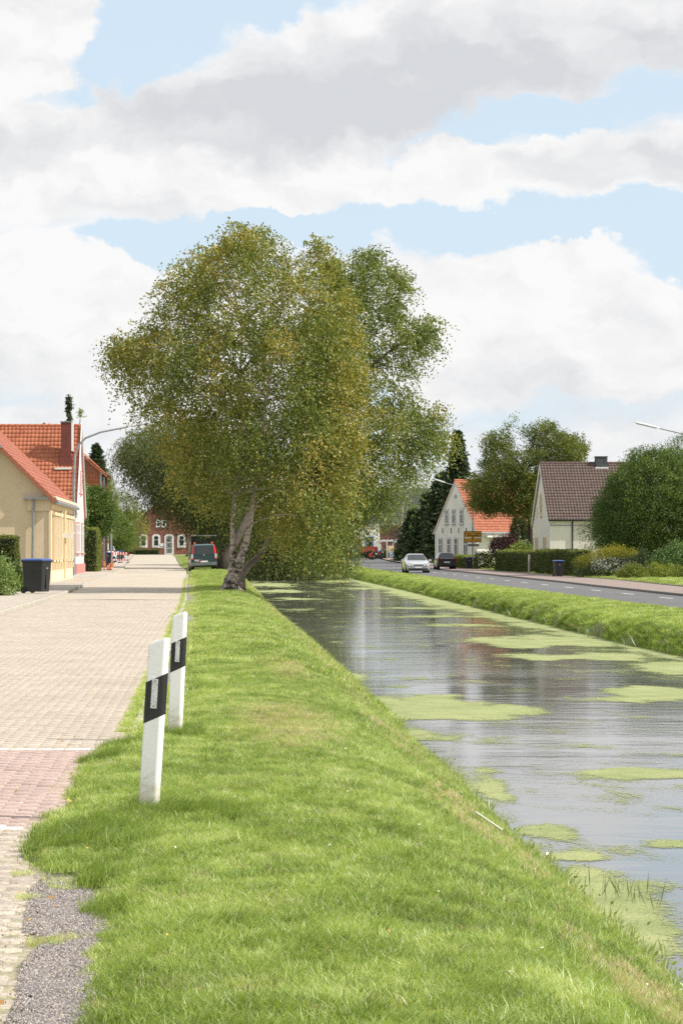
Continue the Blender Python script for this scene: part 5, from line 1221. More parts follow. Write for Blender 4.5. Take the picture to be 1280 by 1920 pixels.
# ------------------------------------------------------------------ yellow direction sign
def road_sign():
    Y = 213.6; s = 4600/Y; h = empty('direction_sign', ((885.5-400)/s, Y, -.18), 0, 'yellow direction sign with black T junction arrow on a grey pole', 'road sign')
    yel = surf('sign_yellow', (.62, .30, .012), (.56, .27, .01), 2, .4); blk = M['dark']
    z0 = 1.46+(1031-1017)/s+.18; z1 = 1.46+(1031-996)/s+.18; w = 33/s
    MB().box((0, 0, (z0+z1)/2), (w, .04, z1-z0)).build('board_edge', blk, h)
    b = MB().box((0, -.026, (z0+z1)/2), (w-.1, .02, z1-z0-.1)).build('board', yel, h); zc = (z0+z1)/2
    MB().box((0, -.04, zc-.12), (.05, .012, .42)).build('arrow', blk, b); MB().box((0, -.04, zc+.10), (.85, .012, .05)).build('arrow', blk, b)
    for sx in (-1, 1):
        MB().prism([(sx*.40, -.046, zc+.02), (sx*.52, -.046, zc+.10), (sx*.40, -.046, zc+.18)], (0, 0, 0), (0, .012, 0)).build('arrow_head', blk, b)
        MB().box((sx*.42, -.04, zc-.08), (.60, .012, .10)).build('white_field', M['metal_white'], b)
        r = MB(); rr = random.Random(5+sx)
        x = sx*.42-.26
        while x < sx*.42+.24: q = rr.uniform(.03, .06); r.box((x, -.047, zc+.27), (q*.8, .008, .055)); x += q+.02
        r.build('lettering', blk, b)
    MB().tube([(0, .07, -.1), (0, .07, z0-.1+1.6)], .05, 8).build('pole', M['galv'], h)
    s2 = MB(); s2.box((.05, 0, z0-.24), (1.0, .05, .22)); s2.build('supplement_plate', surf('back_grey', (.25, .23, .21), (.2, .18, .16), 3, .6), h)
road_sign()

# ------------------------------------------------------------------ barrier, stakes, loose bricks
def barrier():
    def board(name, loc, rz, w, label):
        h = empty(name, loc, R(rz), label, 'barrier', 'red and white construction barriers')
        for z, hh in ((.92, .26), (.28, .13)):
            b = MB().box((0, 0, z), (w, .03, hh)).build('board', M['metal_white'], h); n = 7
            for i in range(0, n, 2): MB().box((-w/2+(i+.5)*w/n, -.02, z), (w/n, .012, hh)).build('red_stripe', M['red'], b)
        for sx in (-1, 1): MB().tube([(sx*w*.47, .03, 0), (sx*w*.47, .03, 1.1)], .022, 6).build('leg', M['galv'], h); MB().box((sx*w*.47, 0, .04), (.2, .6, .08)).build('foot', M['dark'], h)
    z = .055+rise(243)
    board('barrier', ((232-400)*243/4600, 243, z), 0, .95, 'red and white striped barrier standing square to the lane on the left pavement')
    board('barrier', ((219-400)*246/4600, 246, z), 35, 1.0, 'red and white barrier turned sideways behind the first one')
barrier()
def brick_pile():
    Y = 170; base = ((203-400)*Y/4600, Y, .055); h = empty('brick_pile', base, 0, 'small heap of orange and white broken bricks on the left pavement edge', 'bricks'); rr = random.Random(8)
    ms = [surf('orange_brick', (.62, .24, .10), (.5, .18, .08), 5, .8), surf('pale_brick', (.62, .50, .42), (.5, .4, .33), 5, .8)]
    for i in range(16):
        z = .05 + (.12*rr.random() if abs(i-8) < 5 else 0); o = MB().box((0, 0, 0), (.22, .11, .08)).build('brick', ms[i % 2], h, loc=(rr.uniform(-.28, .28), rr.uniform(-.3, .3), z)); o.rotation_euler = (rr.uniform(-.5, .5), rr.uniform(-.6, .6), rr.uniform(0, 3))
    for i, (x, zt) in enumerate(((-.25, .62), (.12, .5), (.3, .55))): 
        o = MB().box((0, 0, 0), (.16, .1, .34)).build('brick', ms[0], h, loc=(x, 0, zt-.2)); o.rotation_euler = (.1, .15*(i-1), .3)
brick_pile()
def sign_posts():
    Y = 226; h = empty('signpost', ((203-400)*Y/4600, Y, .05+rise(Y)), 0, 'thin grey post with white band beside the bin on the left pavement', 'post')
    MB().tube([(0, 0, -.05), (0, 0, 2.7)], .045, 8).build('pole', M['galv'], h); MB().tube([(0, 0, 1.35), (0, 0, 2.0)], .055, 8).build('white_band', M['white'], h); MB().tube([(0, 0, 1.95), (0, 0, 2.1)], .058, 8).build('red_band', M['red'], h)
    Y = 155; h = empty('signpost', ((991-400)*Y/4600*1.10, Y*1.10, -.18), 0, 'short pale concrete post where the two right hand hedges meet', 'post')
    MB().box((0, 0, .65), (.12, .12, 1.35)).build('pole', M['kerbstone'], h)
sign_posts()
def brick_pier():
    # low garden wall behind the left bin and red pier at the driveway
    h = empty('garden_wall', (-6.75, 86, .02), 0, 'low red brick garden wall ending behind the left wheelie bin', 'wall')
    MB().box((0, 2, .35), (.24, 5, .75)).build('wall', M['brick_red'], h); MB().box((0, 2, .75), (.30, 5.1, .07)).build('coping', M['kerbstone'], h)
    Y = 189; h = empty('gate_pier', ((188-400)*Y/4600, Y, .02), 0, 'tall narrow red brick gate pier beside the tall hedge on the left', 'pier')
    MB().box((0, 0, .95), (.38, .38, 1.9)).build('pier', M['brick_red'], h); MB().box((0, 0, 1.93), (.46, .46, .08)).build('coping', M['kerbstone'], h)
brick_pier()
# ------------------------------------------------------------------ foliage
def pip(X, Z, poly):
    c = np.zeros(X.shape, bool); n = len(poly)
    for i in range(n):
        x1, z1 = poly[i]; x2, z2 = poly[(i+1) % n]
        if z1 == z2: continue
        k = ((z1 > Z) != (z2 > Z)) & (X < (x2-x1)*(Z-z1)/(z2-z1)+x1); c ^= k
    return c
def edist(X, Z, poly):
    d = np.full(X.shape, 1e9); n = len(poly)
    for i in range(n):
        x1, z1 = poly[i]; x2, z2 = poly[(i+1) % n]; L2 = (x2-x1)**2+(z2-z1)**2+1e-9
        t = np.clip(((X-x1)*(x2-x1)+(Z-z1)*(z2-z1))/L2, 0, 1); d = np.minimum(d, np.hypot(X-x1-t*(x2-x1), Z-z1-t*(z2-z1)))
    return d
def sample_volume(r, poly, Y, depth, n, shell=.5, gap=.0, gscale=.8, margin=0.0):
    """points inside a rounded body whose silhouette is poly (metres, x z) and whose thickness follows the distance to the edge"""
    P = np.array(poly); lo, hi = P.min(0), P.max(0); out = []
    emax = max(.3, edist(*[np.random.default_rng(1).uniform(lo[i], hi[i], 4000) for i in (0, 1)], poly)[pip(*[np.random.default_rng(1).uniform(lo[i], hi[i], 4000) for i in (0, 1)], poly)].max()) if False else None
    X = r.uniform(lo[0], hi[0], n*6); Z = r.uniform(lo[1], hi[1], n*6); k = pip(X, Z, poly); X, Z = X[k], Z[k]; e = edist(X, Z, poly); em = max(.3, e.max())
    if margin: k = e > margin*r.uniform(.0, 1, len(e)); X, Z, e = X[k], Z[k], e[k]
    hd = depth*np.sqrt(np.clip(1-(1-e/em)**2, 0, 1)); u = r.uniform(-1, 1, len(X)); u = np.sign(u)*np.abs(u)**shell
    Yv = Y + u*hd
    if gap: k = fbm(X*gscale+Yv*.37+11, Z*gscale+3-Yv*.21, 3, 50) > gap; X, Z, Yv, e = X[k], Z[k], Yv[k], e[k]
    m = min(n, len(X)); return np.stack([X, Yv, Z], 1)[:m], e[:m]/em
def leaf_quads(r, P, D, ln, wd, tint, roll=None, flat=0.0):
    """rhombic leaves: P base, D direction"""
    n = len(P); D = D/np.linalg.norm(D, axis=1, keepdims=True)
    A = r.normal(size=(n, 3)); A[:, 2] += flat; S = np.cross(D, A); S /= np.linalg.norm(S, axis=1, keepdims=True)+1e-9
    l = ln*r.uniform(.7, 1.25, n)[:, None]; w = wd*r.uniform(.7, 1.25, n)[:, None]
    V = np.stack([P, P+D*l*.45+S*w*.5, P+D*l, P+D*l*.45-S*w*.5], 1).reshape(-1, 3); F = np.arange(4*n).reshape(n, 4)
    return V, F, np.repeat(tint, 4)
def strands(r, C, e, cen, length, droop, nl, spread_, wind=(0, 0, 0), out=.6, up=0.0, jit=.03):
    """twigs starting at C, heading outwards from cen, bending down; nl leaf points on each"""
    n = len(C); o = C - cen; o /= np.linalg.norm(o, axis=1, keepdims=True)+1e-9
    d = o*out + r.normal(0, spread_, (n, 3)) + np.array(wind); d[:, 2] += up; d /= np.linalg.norm(d, axis=1, keepdims=True)+1e-9
    L = length*r.uniform(.5, 1.3, n); t = np.linspace(.05, 1, nl)[None, :, None]
    P = C[:, None, :] + d[:, None, :]*t*L[:, None, None]; P[:, :, 2] -= (droop*L[:, None])*(t[:, :, 0]**1.7)
    T = d[:, None, :]*np.ones((1, nl, 1)); T = T.copy(); T[:, :, 2] -= droop*1.7*(t[:, :, 0]**.7)
    P = P + r.normal(0, jit, P.shape)
    return P.reshape(-1, 3), T.reshape(-1, 3), np.repeat(np.arange(n), nl)
def outline(px, Y): return [((x-400)*Y/FPX, 1.46-(y-1031)*Y/FPX) for x, y in px]
def crown_mesh(seed, poly, Y, depth, n, nl, mat, length=.6, droop=.4, ln=.07, wd=.05, spread_=.5, wind=(0, 0, 0), out=.6, up=0, gap=.0, gscale=.8, shell=.5, jit=.05, tb=.45, tv=.18, hang=0.0, top_bias=0.0, flat=0, margin=0.0, lump=0.0, boughs=0, bs=(.42, .42, .26), extra=()):
    r = np.random.default_rng(seed); C, e = sample_volume(r, poly, Y, depth, boughs or n, shell, gap, gscale, margin); cen = np.array([np.mean([p[0] for p in poly]), Y, np.mean([p[1] for p in poly])*.8])
    if lump:
        q = fbm(C[:, 0]*.75+C[:, 1]*.3, C[:, 2]*.75, 3, seed+9); k = e > (q-.28)*lump; C = C[k]; e = e[k]
        C = C + np.stack([fbm(C[:, 2]*1.3, C[:, 0]*1.3, 3, 71)-.5, C[:, 0]*0, fbm(C[:, 0]*1.3, C[:, 2]*1.3, 3, 72)-.5], 1)*1.6
    if len(extra):
        E = np.array([tuple(at(x, y, Y)) for x, y in extra]); E[:, 1] += r.uniform(-.5, .5, len(E)); C = np.concatenate([C, E]); e = np.concatenate([e, np.zeros(len(E))])
    B0 = C
    if boughs:
        k = r.integers(0, len(C), n); k = k[(k < len(C)-len(extra)) | (r.uniform(size=n) < .45)]; sz = r.uniform(.6, 1.35, len(C))[k][:, None]; C = C[k] + r.normal(size=(len(k), 3))*np.array(bs)*sz*np.minimum(1, .45+e[k]*3)[:, None] + np.array([0, 0, .22]); e = e[k]
    P, T, own = strands(r, C, e, cen, length, droop, nl, spread_, wind, out, up, jit)
    zz = np.array([p[1] for p in poly]); zr = (P[:, 2]-zz.min())/(np.ptp(zz)+1e-6)
    cl = fbm(C[:, 0]*.9, C[:, 2]*.9+C[:, 1]*.3, 3, seed+3)
    tint = np.clip(tb + (cl[own]-.5)*.9 + r.normal(0, tv, len(P)) + top_bias*(zr-.5), 0, 1)
    D = T*.6/np.linalg.norm(T, axis=1, keepdims=True) + r.normal(0, .6, P.shape); D[:, 2] -= hang
    return leaf_quads(r, P, D, ln, wd, tint, flat=flat), (B0 if boughs else C)
def add_crown(parent, data, mat, name='crown'):
    V, F, t = data; return link(name, np_mesh(name, V, F, mat, {'tint': t}), parent)
def limb(mb, a, b, r0, r1, sag=.0, n=5, wob=.08, rr=random, k=8):
    a, b = Vector(a), Vector(b); L = (b-a).length; pts = []; rad = []
    for i in range(n+1):
        t = i/n; p = a.lerp(b, t) + Vector((rr.uniform(-1, 1), rr.uniform(-1, 1), rr.uniform(-.5, .5)))*wob*L*(.5 if 0 < i < n else 0)
        p.z += sag*math.sin(math.pi*t)*L; pts.append(p); rad.append(r0+(r1-r0)*t)
    mb.tube(pts, rad, k); return pts
def wood(name, mb, mat, parent):
    o = mb.build(name, mat, parent, smooth=True); me = o.data; a = me.attributes.new('up', 'FLOAT', 'POINT')
    z = np.array([v.co.z for v in me.vertices]); a.data.foreach_set('value', np.clip((z-.0)/6, 0, 1).astype(np.float32)); return o

# ------------------------------------------------------------------ the two birches on the verge
def birches():
    Y = 88.0
    A = empty('birch_tree', (0, 0, 0), 0, 'big yellowing silver birch with forked white trunk leaning over the lane side of the verge', 'tree', 'silver birches on the verge')
    oa = [(500, 450), (520, 455), (530, 480), (548, 488), (556, 465), (578, 452), (594, 450), (600, 466), (612, 490), (640, 510), (652, 560), (668, 610), (655, 680), (676, 730), (668, 800), (674, 850), (660, 905), (656, 960), (654, 1020), (640, 1050),
          (610, 1062), (575, 1050), (535, 1030), (510, 1015), (492, 985), (478, 945), (462, 935), (440, 940), (425, 962), (398, 965), (372, 945), (345, 915), (322, 880), (300, 835), (280, 800), (262, 790), (252, 770), (238, 735), (232, 700), (205, 712), (214, 650), (240, 636), (262, 640),
          (285, 610), (300, 585), (290, 545), (310, 520), (345, 505), (378, 485), (395, 465), (430, 450), (455, 436)]
    pa = outline(oa, Y)
    d, C = crown_mesh(11, pa, Y, 4.3, 13000, 12, None, length=.70, droop=.75, ln=.088, wd=.070, spread_=.45, wind=(.18, 0, 0), out=.30, gap=.38, gscale=.7, shell=.6, jit=.045, tb=.50, tv=.21, hang=.35, top_bias=.10, margin=.25, boughs=560, bs=(.31, .31, .30), extra=[(594, 462), (598, 478), (606, 492), (588, 484), (576, 478), (515, 468), (505, 480), (470, 478), (400, 488), (418, 484), (218, 648), (224, 668), (212, 688), (242, 655), (232, 690), (250, 670), (300, 550), (305, 600), (330, 520), (480, 990), (500, 1010), (512, 1030), (490, 960)])
    add_crown(A, d, M['leaf_birch']); rr = random.Random(4)
    b = at(431, 1111, Y); b.z = -.08; fork = at(441, 1062, Y)
    mb = MB(); 
    mb.tube([b+Vector((0, 0, -.1)), b+Vector((.0, 0, .12)), b+Vector((.02, 0, .45)), at(437, 1080, Y), fork], [.40, .29, .24, .23, .23], 16)
    for a in range(5): an = a*1.3; mb.tube([b+Vector((.6*math.cos(an), .6*math.sin(an), -.03)), b+Vector((.25*math.cos(an), .25*math.sin(an), .12)), b+Vector((.05*math.cos(an), .0, .5))], [.05, .14, .12], 7)
    st1 = [fork+Vector((-.05, 0, -.2)), at(437, 1030, Y), at(436, 990, Y), at(440, 930, Y), at(452, 860, Y+.3), at(456, 780, Y+.2), at(450, 700, Y), at(455, 600, Y)]
    mb.tube(st1, [.17, .11, .085, .08, .09, .075, .05, .02], 12)
    st2 = [fork+Vector((.02, -.05, -.25)), at(452, 1043, Y-.1), at(462, 1015, Y-.1), at(468, 985, Y-.2), at(473, 950, Y-.2), at(478, 910, Y), at(492, 830, Y), at(500, 740, Y-.4), at(512, 665, Y-.5), at(528, 580, Y-.4), at(540, 500, Y)]
    mb.tube(st2, [.20, .15, .12, .105, .098, .09, .095, .085, .07, .045, .02], 12)
    sel = C[rr.sample(range(len(C)), 110)]
    for c in sel:
        base = st2 if rr.random() < .6 else st1; cand = [p for p in base[3:] if p.z < c[2]+.2] or base[3:5]
        p = max(cand, key=lambda q: q.z-.4*abs(q.x-c[0])); pts = limb(mb, p, c, rr.uniform(.028, .05), .010, sag=.10, wob=.07, rr=rr, k=6)
    wood('trunk', mb, M['birch'], A)
    Bt = empty('birch_tree', (0, 0, 0), 0, 'greener silver birch leaning right over the canal behind the yellowing one', 'tree', 'silver birches on the verge')
    Y2 = 93.0
    ob = [(690, 476), (706, 490), (722, 505), (745, 530), (768, 546), (748, 575), (742, 610), (778, 622), (802, 614), (808, 670), (786, 672), (758, 690), (772, 725), (772, 775), (800, 790), (818, 772), (806, 802), (832, 820), (830, 842), (815, 848), (800, 868), (780, 866), (768, 895), (750, 905),
          (728, 940), (706, 955), (690, 990), (668, 1005), (650, 1045), (560, 1050), (540, 900), (560, 700), (590, 560), (620, 505), (640, 498), (655, 510)]
    pb = outline(ob, Y2)
    d, C = crown_mesh(12, pb, Y2, 3.6, 8600, 12, None, length=.70, droop=.65, ln=.090, wd=.070, spread_=.45, wind=(.30, 0, .05), out=.35, gap=.40, gscale=.75, shell=.65, jit=.045, tb=.46, tv=.20, hang=.35, margin=.2, boughs=340, bs=(.32, .32, .28), extra=[(690, 508), (678, 518), (706, 520), (755, 556), (745, 538), (800, 630), (790, 645), (803, 665), (772, 645), (780, 628), (817, 782), (802, 792), (790, 802), (838, 824), (826, 820), (832, 838), (815, 822), (820, 850), (770, 800)])
    add_crown(Bt, d, M['leaf_birch_green']); mb = MB()
    b2 = at(452, 1108, Y2-2.5); b2.z = -.12
    s3 = [b2+Vector((0, 0, -.15)), b2+Vector((0, 0, .1)), at(452, 1078, Y2-2), at(468, 1058, Y2-1.5), at(490, 1040, Y2-1), at(510, 1000, Y2), at(540, 930, Y2), at(590, 850, Y2), at(625, 760, Y2), at(645, 660, Y2), at(668, 560, Y2)]
    mb.tube(s3, [.24, .19, .15, .13, .11, .10, .09, .075, .06, .04, .02], 12)
    s4 = [at(540, 930, Y2), at(600, 880, Y2), at(680, 840, Y2), at(740, 800, Y2), at(790, 800, Y2)]; mb.tube(s4, [.12, .10, .07, .05, .02], 8)
    s5 = [at(625, 760, Y2), at(680, 700, Y2), at(735, 655, Y2), at(785, 625, Y2)]; mb.tube(s5, [.09, .07, .05, .02], 8)
    for c in C[rr.sample(range(len(C)), 75)]:
        cand = [p for p in s3[5:]+s4+s5 if p.z < c[2]+.3] or s3[5:6]; p = min(cand, key=lambda q: (Vector(c)-q).length); limb(mb, p, c, rr.uniform(.03, .05), .011, sag=.08, wob=.07, rr=rr, k=6)
    wood('trunk', mb, M['birch_twig'], Bt)
birches()

# ------------------------------------------------------------------ willows
def willow(seed, o_px, Y, depth, n, label, trunk, limbs_n=14, droop=1.5, length=1.5, tb=.45, gap=.0):
    T = empty('willow_tree', (0, 0, 0), 0, label, 'tree', 'weeping willows behind the birches'); p = outline(o_px, Y)
    d, C = crown_mesh(seed, p, Y, depth, n, 15, None, length=length*.85, droop=droop*.85, ln=.20, wd=.06, spread_=.35, out=.30, gap=gap, gscale=.45, shell=.6, jit=.06, tb=tb, tv=.14, hang=1.1, margin=1.2)
    add_crown(T, d, M['leaf_willow']); mb = MB(); rr = random.Random(seed)
    pts = [Vector(q) for q in trunk]; n_ = len(pts); mb.tube(pts, [.42*(1-.6*i/(n_-1)) for i in range(n_)], 12)
    for c in C[rr.sample(range(len(C)), limbs_n)]:
        q = pts[-1] if rr.random() < .7 else pts[-2]; limb(mb, q, c, .12, .02, sag=.1, wob=.08, rr=rr, k=6)
    wood('trunk', mb, M['bark'], T); return T
willow(31, [(215, 830), (235, 806), (262, 795), (300, 780), (350, 775), (400, 790), (450, 800), (490, 860), (500, 940), (470, 1000), (440, 1040), (420, 1030), (400, 1000), (375, 1000), (355, 985), (330, 972), (305, 958), (288, 950), (272, 930), (258, 912), (240, 895), (225, 880), (208, 850)],
       200, 5.5, 8500, 'weeping willow whose crown hangs over the lane above the parked van', [(.55, 196, -.1), (.9, 197, 1.2), (1.1, 198, 3.2), (.6, 199, 5.5)], gap=.30)
willow(32, [(470, 900), (530, 880), (600, 890), (650, 930), (668, 1000), (650, 1060), (620, 1068), (600, 1075), (575, 1084), (555, 1088), (530, 1080), (500, 1090), (475, 1086), (460, 1060), (448, 1040), (440, 990)],
       188, 4.5, 6500, 'weeping willow trailing its yellowish twigs down to the canal water', [(.55, 178, -.1), (.95, 178.5, .9), (1.7, 179, 2.2), (2.6, 182, 4), (3.5, 186, 5)], tb=.62, length=1.9, droop=1.8)
willow(33, [(380, 900), (440, 870), (520, 880), (560, 960), (545, 1040), (500, 1058), (460, 1050), (420, 1035), (395, 1020), (370, 1010), (362, 960)],
       232, 5.5, 5500, 'farther dark willow closing the view behind both birches', [(1.1, 230, 0), (1.2, 230, 2), (1.0, 231, 5)], tb=.2)

# ------------------------------------------------------------------ other trees and shrubs
def tree(name, label, cat, o_px, Y, depth, n, nl, mat, trunk=None, group=None, trad=.2, seed=1, limbs_n=12, tmat=None, **kw):
    T = empty(name, (0, 0, 0), 0, label, cat, group); d, C = crown_mesh(seed, outline(o_px, Y), Y, depth, n, nl, None, **kw)
    add_crown(T, d, mat); rr = random.Random(seed); mb = MB()
    if trunk:
        pts = [at(x, y, Y) for x, y in trunk]; k = len(pts); mb.tube(pts, [trad*(1-.75*i/(k-1)) for i in range(k)], 10)
        for c in C[rr.sample(range(len(C)), min(limbs_n, len(C)))]:
            q = min(pts[1:], key=lambda q: (Vector(c)-q).length + (3 if q.z > c[2]+.3 else 0)); limb(mb, q, c, trad*(.35 if trad < .3 else .16), .012, sag=.04, rr=rr, k=6)
        wood('trunk', mb, tmat or M['bark'], T)
    return T
BR = dict(length=.45, droop=.15, ln=.13, wd=.085, spread_=.6, jit=.12)
# oak by the white gabled house
tree('oak_tree', 'open crowned oak with dark trunk between the white gabled house and brown roofed house', 'tree',
     [(905, 825), (912, 815), (935, 808), (945, 790), (965, 778), (978, 795), (992, 802), (1010, 790), (1030, 784), (1040, 800), (1055, 812), (1085, 815), (1100, 835), (1096, 862), (1072, 885), (1048, 892), (1025, 905), (1012, 930), (1003, 960), (992, 985), (975, 965), (960, 968), (940, 960), (925, 968), (905, 962), (885, 955), (872, 950), (868, 945), (885, 930), (870, 910), (880, 895), (892, 885), (898, 875), (905, 862), (903, 845)],
     210, 3.6, 5600, 12, M['leaf_oak'], trunk=[(994, 1075), (994, 1030), (993, 975), (985, 925), (978, 880)], trad=.34, seed=41, gap=.40, gscale=.9, limbs_n=40, margin=.5, length=.55, droop=.2, ln=.15, wd=.09, spread_=.6, jit=.13, tb=.5)
# large ash at the right edge
tree('ash_tree', 'large dense round ash tree in the front garden at the right edge', 'tree',
     [(1120, 935), (1140, 900), (1165, 870), (1180, 850), (1190, 835), (1205, 842), (1225, 838), (1250, 845), (1262, 838), (1290, 850), (1330, 860), (1400, 900), (1420, 980), (1380, 1050), (1300, 1075), (1255, 1070), (1230, 1060), (1190, 1045), (1150, 1035), (1125, 1015), (1112, 985), (1113, 960)],
     158, 3.6, 12000, 13, M['leaf_green'], trunk=[(1240, 1085), (1240, 1020), (1235, 960), (1230, 900)], trad=.3, seed=42, margin=.45, length=.55, droop=.5, ln=.14, wd=.06, spread_=.5, jit=.10, hang=.7, tb=.42, gap=.18, gscale=.8)
tree('olive_shrub', 'loose grey green shrub leaning left in front of the white rendered wall', 'shrub', [(1085, 985), (1105, 978), (1130, 985), (1150, 1000), (1165, 1035), (1120, 1042), (1092, 1030), (1100, 1015), (1088, 1005)], 162, 1.2, 420, 12, M['leaf_willow'], seed=43, length=.5, droop=.5, ln=.12, wd=.035, spread_=.5, jit=.06, tb=.75, trunk=[(1140, 1060), (1130, 1025), (1110, 1000)], trad=.05)
tree('background_tree', 'dark tree top rising behind the big ash at the right edge', 'tree', [(1235, 860), (1245, 835), (1262, 822), (1285, 812), (1340, 815), (1380, 880), (1300, 900)], 240, 3.5, 1200, 10, M['leaf_green'], seed=44, tb=.25, **BR)
# conifers
def spruce(label, px, y0, y1, Y, halfw, seed, n=260, group=None, mat=None, ls=1.0):
    T = empty('spruce_tree', (0, 0, 0), 0, label, 'tree', group); r = np.random.default_rng(seed); base = at(px, y0, Y); top = at(px, y1, Y); H = top.z-base.z; Vs = []; Fs = []; Ts = []; b = 0
    for i in range(n):
        t = (i/n)**.9; z = base.z + H*t; R_ = halfw*(1-t)**.85*r.uniform(.75, 1.1)+.08; a = r.uniform(0, 6.283); m = 60; s = r.uniform(0.1, 1, m)**.7
        P = np.stack([base.x+R_*s*math.cos(a)+r.normal(0, (.12+.1*R_)*ls, m), Y+R_*s*math.sin(a)+r.normal(0, .12+.1*R_, m), z - .28*R_*s + r.normal(0, .10, m)], 1)
        D = np.stack([np.full(m, math.cos(a)), np.full(m, math.sin(a)), np.full(m, -.6)], 1)+r.normal(0, .45, (m, 3))
        V, F, tt = leaf_quads(r, P, D, .36*ls, .15*ls, np.clip(.4+r.normal(0, .15, m)+.3*(s-.6), 0, 1)); Vs.append(V); Fs.append(F+b); b += len(V); Ts.append(tt)
    add_crown(T, (np.concatenate(Vs), np.concatenate(Fs), np.concatenate(Ts)), mat or M['leaf_dark'])
    MB().tube([base-Vector((0, 0, .3)), top], [.22, .03], 8).build('trunk', M['bark'], T)
spruce('tall dark spruce standing left of the white gabled house', 857, 1050, 808, 262, 2.7, 51, 330, 'dark conifers left of the white gabled house')
spruce('shorter dark conifer at the left flank of the tall spruce', 826, 1050, 885, 270, 2.9, 52, 260, 'dark conifers left of the white gabled house')
spruce('small conifer nearest the thin white birch stem', 800, 1050, 925, 276, 2.8, 53, 220, 'dark conifers left of the white gabled house')
spruce('low wide conifer filling the gap before the spruces', 774, 1050, 955, 284, 2.3, 54, 200, 'dark conifers left of the white gabled house')
spruce('spiky conifer top poking above the orange roof beside the chimney', 129, 1050, 742, 172, .34, 55, 130, ls=.5)
spruce('dark conifer behind the tile hung gable on the left', 182, 1000, 832, 300, 2.8, 56, 260)
tree('slender_birch', 'pale green birch with feathery crown behind the hanging twigs', 'tree', [(735, 900), (760, 880), (800, 868), (830, 880), (822, 915), (800, 935), (770, 960), (740, 985), (715, 990), (700, 960), (710, 925)], 300, 3.0, 1100, 10, M['leaf_pale'], seed=57, gap=.42, gscale=.6, length=.8, droop=.8, ln=.15, wd=.09, spread_=.4, jit=.08, trunk=[(752, 1052), (751, 1030), (752, 990), (756, 940), (770, 900)], trad=.17, tmat=M['birch'])
tree('leafy_sapling', 'thin twig with a few pale leaves sticking up behind the chimney', 'sapling', [(146, 776), (152, 766), (159, 777), (153, 785)], 165, .3, 30, 6, M['leaf_pale'], seed=58, length=.2, droop=.1, ln=.12, wd=.07, spread_=.6, jit=.04, trunk=[(149, 870), (149, 800), (151, 770)], trad=.03, limbs_n=3)
# left side trees
tree('garden_tree', 'round dark green tree over the hedge beside the striped gable', 'tree', [(158, 925), (168, 915), (190, 918), (205, 930), (214, 955), (212, 985), (195, 1000), (172, 1000), (160, 985), (153, 955)], 165, 1.5, 1500, 12, M['leaf_green'], seed=61, length=.35, droop=.3, ln=.12, wd=.08, spread_=.6, jit=.08, trunk=[(178, 1070), (178, 1010), (180, 960)], trad=.12, tb=.42)
tree('ivy', 'glossy ivy climbing the corner of the striped gable house', 'climber', [(151, 905), (156, 890), (161, 915), (163, 960), (160, 1000), (152, 1000), (150, 950)], 158, .5, 420, 10, M['leaf_glossy'], seed=62, length=.22, droop=.4, ln=.10, wd=.09, spread_=.5, jit=.06)
tree('garden_tree', 'bright green bushy tree over the bins on the left pavement', 'tree', [(188, 1000), (198, 975), (212, 955), (232, 968), (248, 990), (254, 1012), (244, 1026), (225, 1030), (205, 1026), (190, 1020)], 268, 2.4, 1500, 12, M['leaf_green'], seed=63, tb=.62, trunk=[(225, 1050), (225, 1020), (225, 990)], trad=.15, **BR)
tree('garden_tree', 'olive brown tree in front of the far brick house gable', 'tree', [(205, 925), (222, 918), (240, 925), (258, 940), (272, 965), (278, 1000), (268, 1018), (250, 1030), (225, 1025), (208, 990), (202, 950)], 330, 3.2, 1700, 12, M['leaf_birch'], seed=64, tb=.35, trunk=[(240, 1045), (240, 1010), (238, 970)], trad=.2, gap=.3, gscale=.5, **BR)
tree('garden_tree', 'rear green tree beneath the dark conifer on the left', 'tree', [(196, 905), (205, 885), (214, 910), (222, 960), (210, 1010), (190, 1010), (184, 960)], 255, 2.5, 900, 10, M['leaf_oak'], seed=65, tb=.5, **BR)
# right side shrubs
tree('purple_shrub', 'dark purple leaved shrub under the oak before the white gabled house', 'shrub', [(918, 1030), (925, 1012), (940, 1008), (958, 1004), (972, 1020), (970, 1042), (920, 1045)], 214, 1.2, 520, 10, M['leaf_purple'], seed=71, length=.3, droop=.1, ln=.13, wd=.09, spread_=.7, jit=.1)
tree('light_green_shrub', 'light green broad leaved shrub right of the purple one', 'shrub', [(945, 1040), (960, 1026), (980, 1018), (998, 1028), (1000, 1046), (945, 1048)], 208, 1.0, 460, 10, M['leaf_green'], seed=72, length=.3, droop=.1, ln=.14, wd=.10, spread_=.7, jit=.1, tb=.8)
tree('thuja', 'clipped dark green thuja column next to the oak trunk', 'conifer', [(957, 1012), (958, 985), (966, 972), (978, 972), (987, 985), (988, 1012)], 218, .8, 620, 10, M['leaf_dark'], seed=73, length=.2, droop=0, ln=.14, wd=.06, spread_=.4, up=.6, jit=.05, tb=.7)
tree('golden_juniper', 'spreading golden yellow juniper with dark underside beside the hedge', 'shrub', [(1082, 1052), (1095, 1043), (1120, 1035), (1150, 1028), (1175, 1031), (1190, 1036), (1170, 1044), (1140, 1046), (1110, 1052), (1095, 1062), (1084, 1066)], 146, 1.2, 700, 9, M['leaf_yellow'], seed=74, length=.35, droop=.05, ln=.10, wd=.035, spread_=.4, out=.9, up=.15, jit=.05, tb=.5, tv=.2, top_bias=.7, flat=1.2)
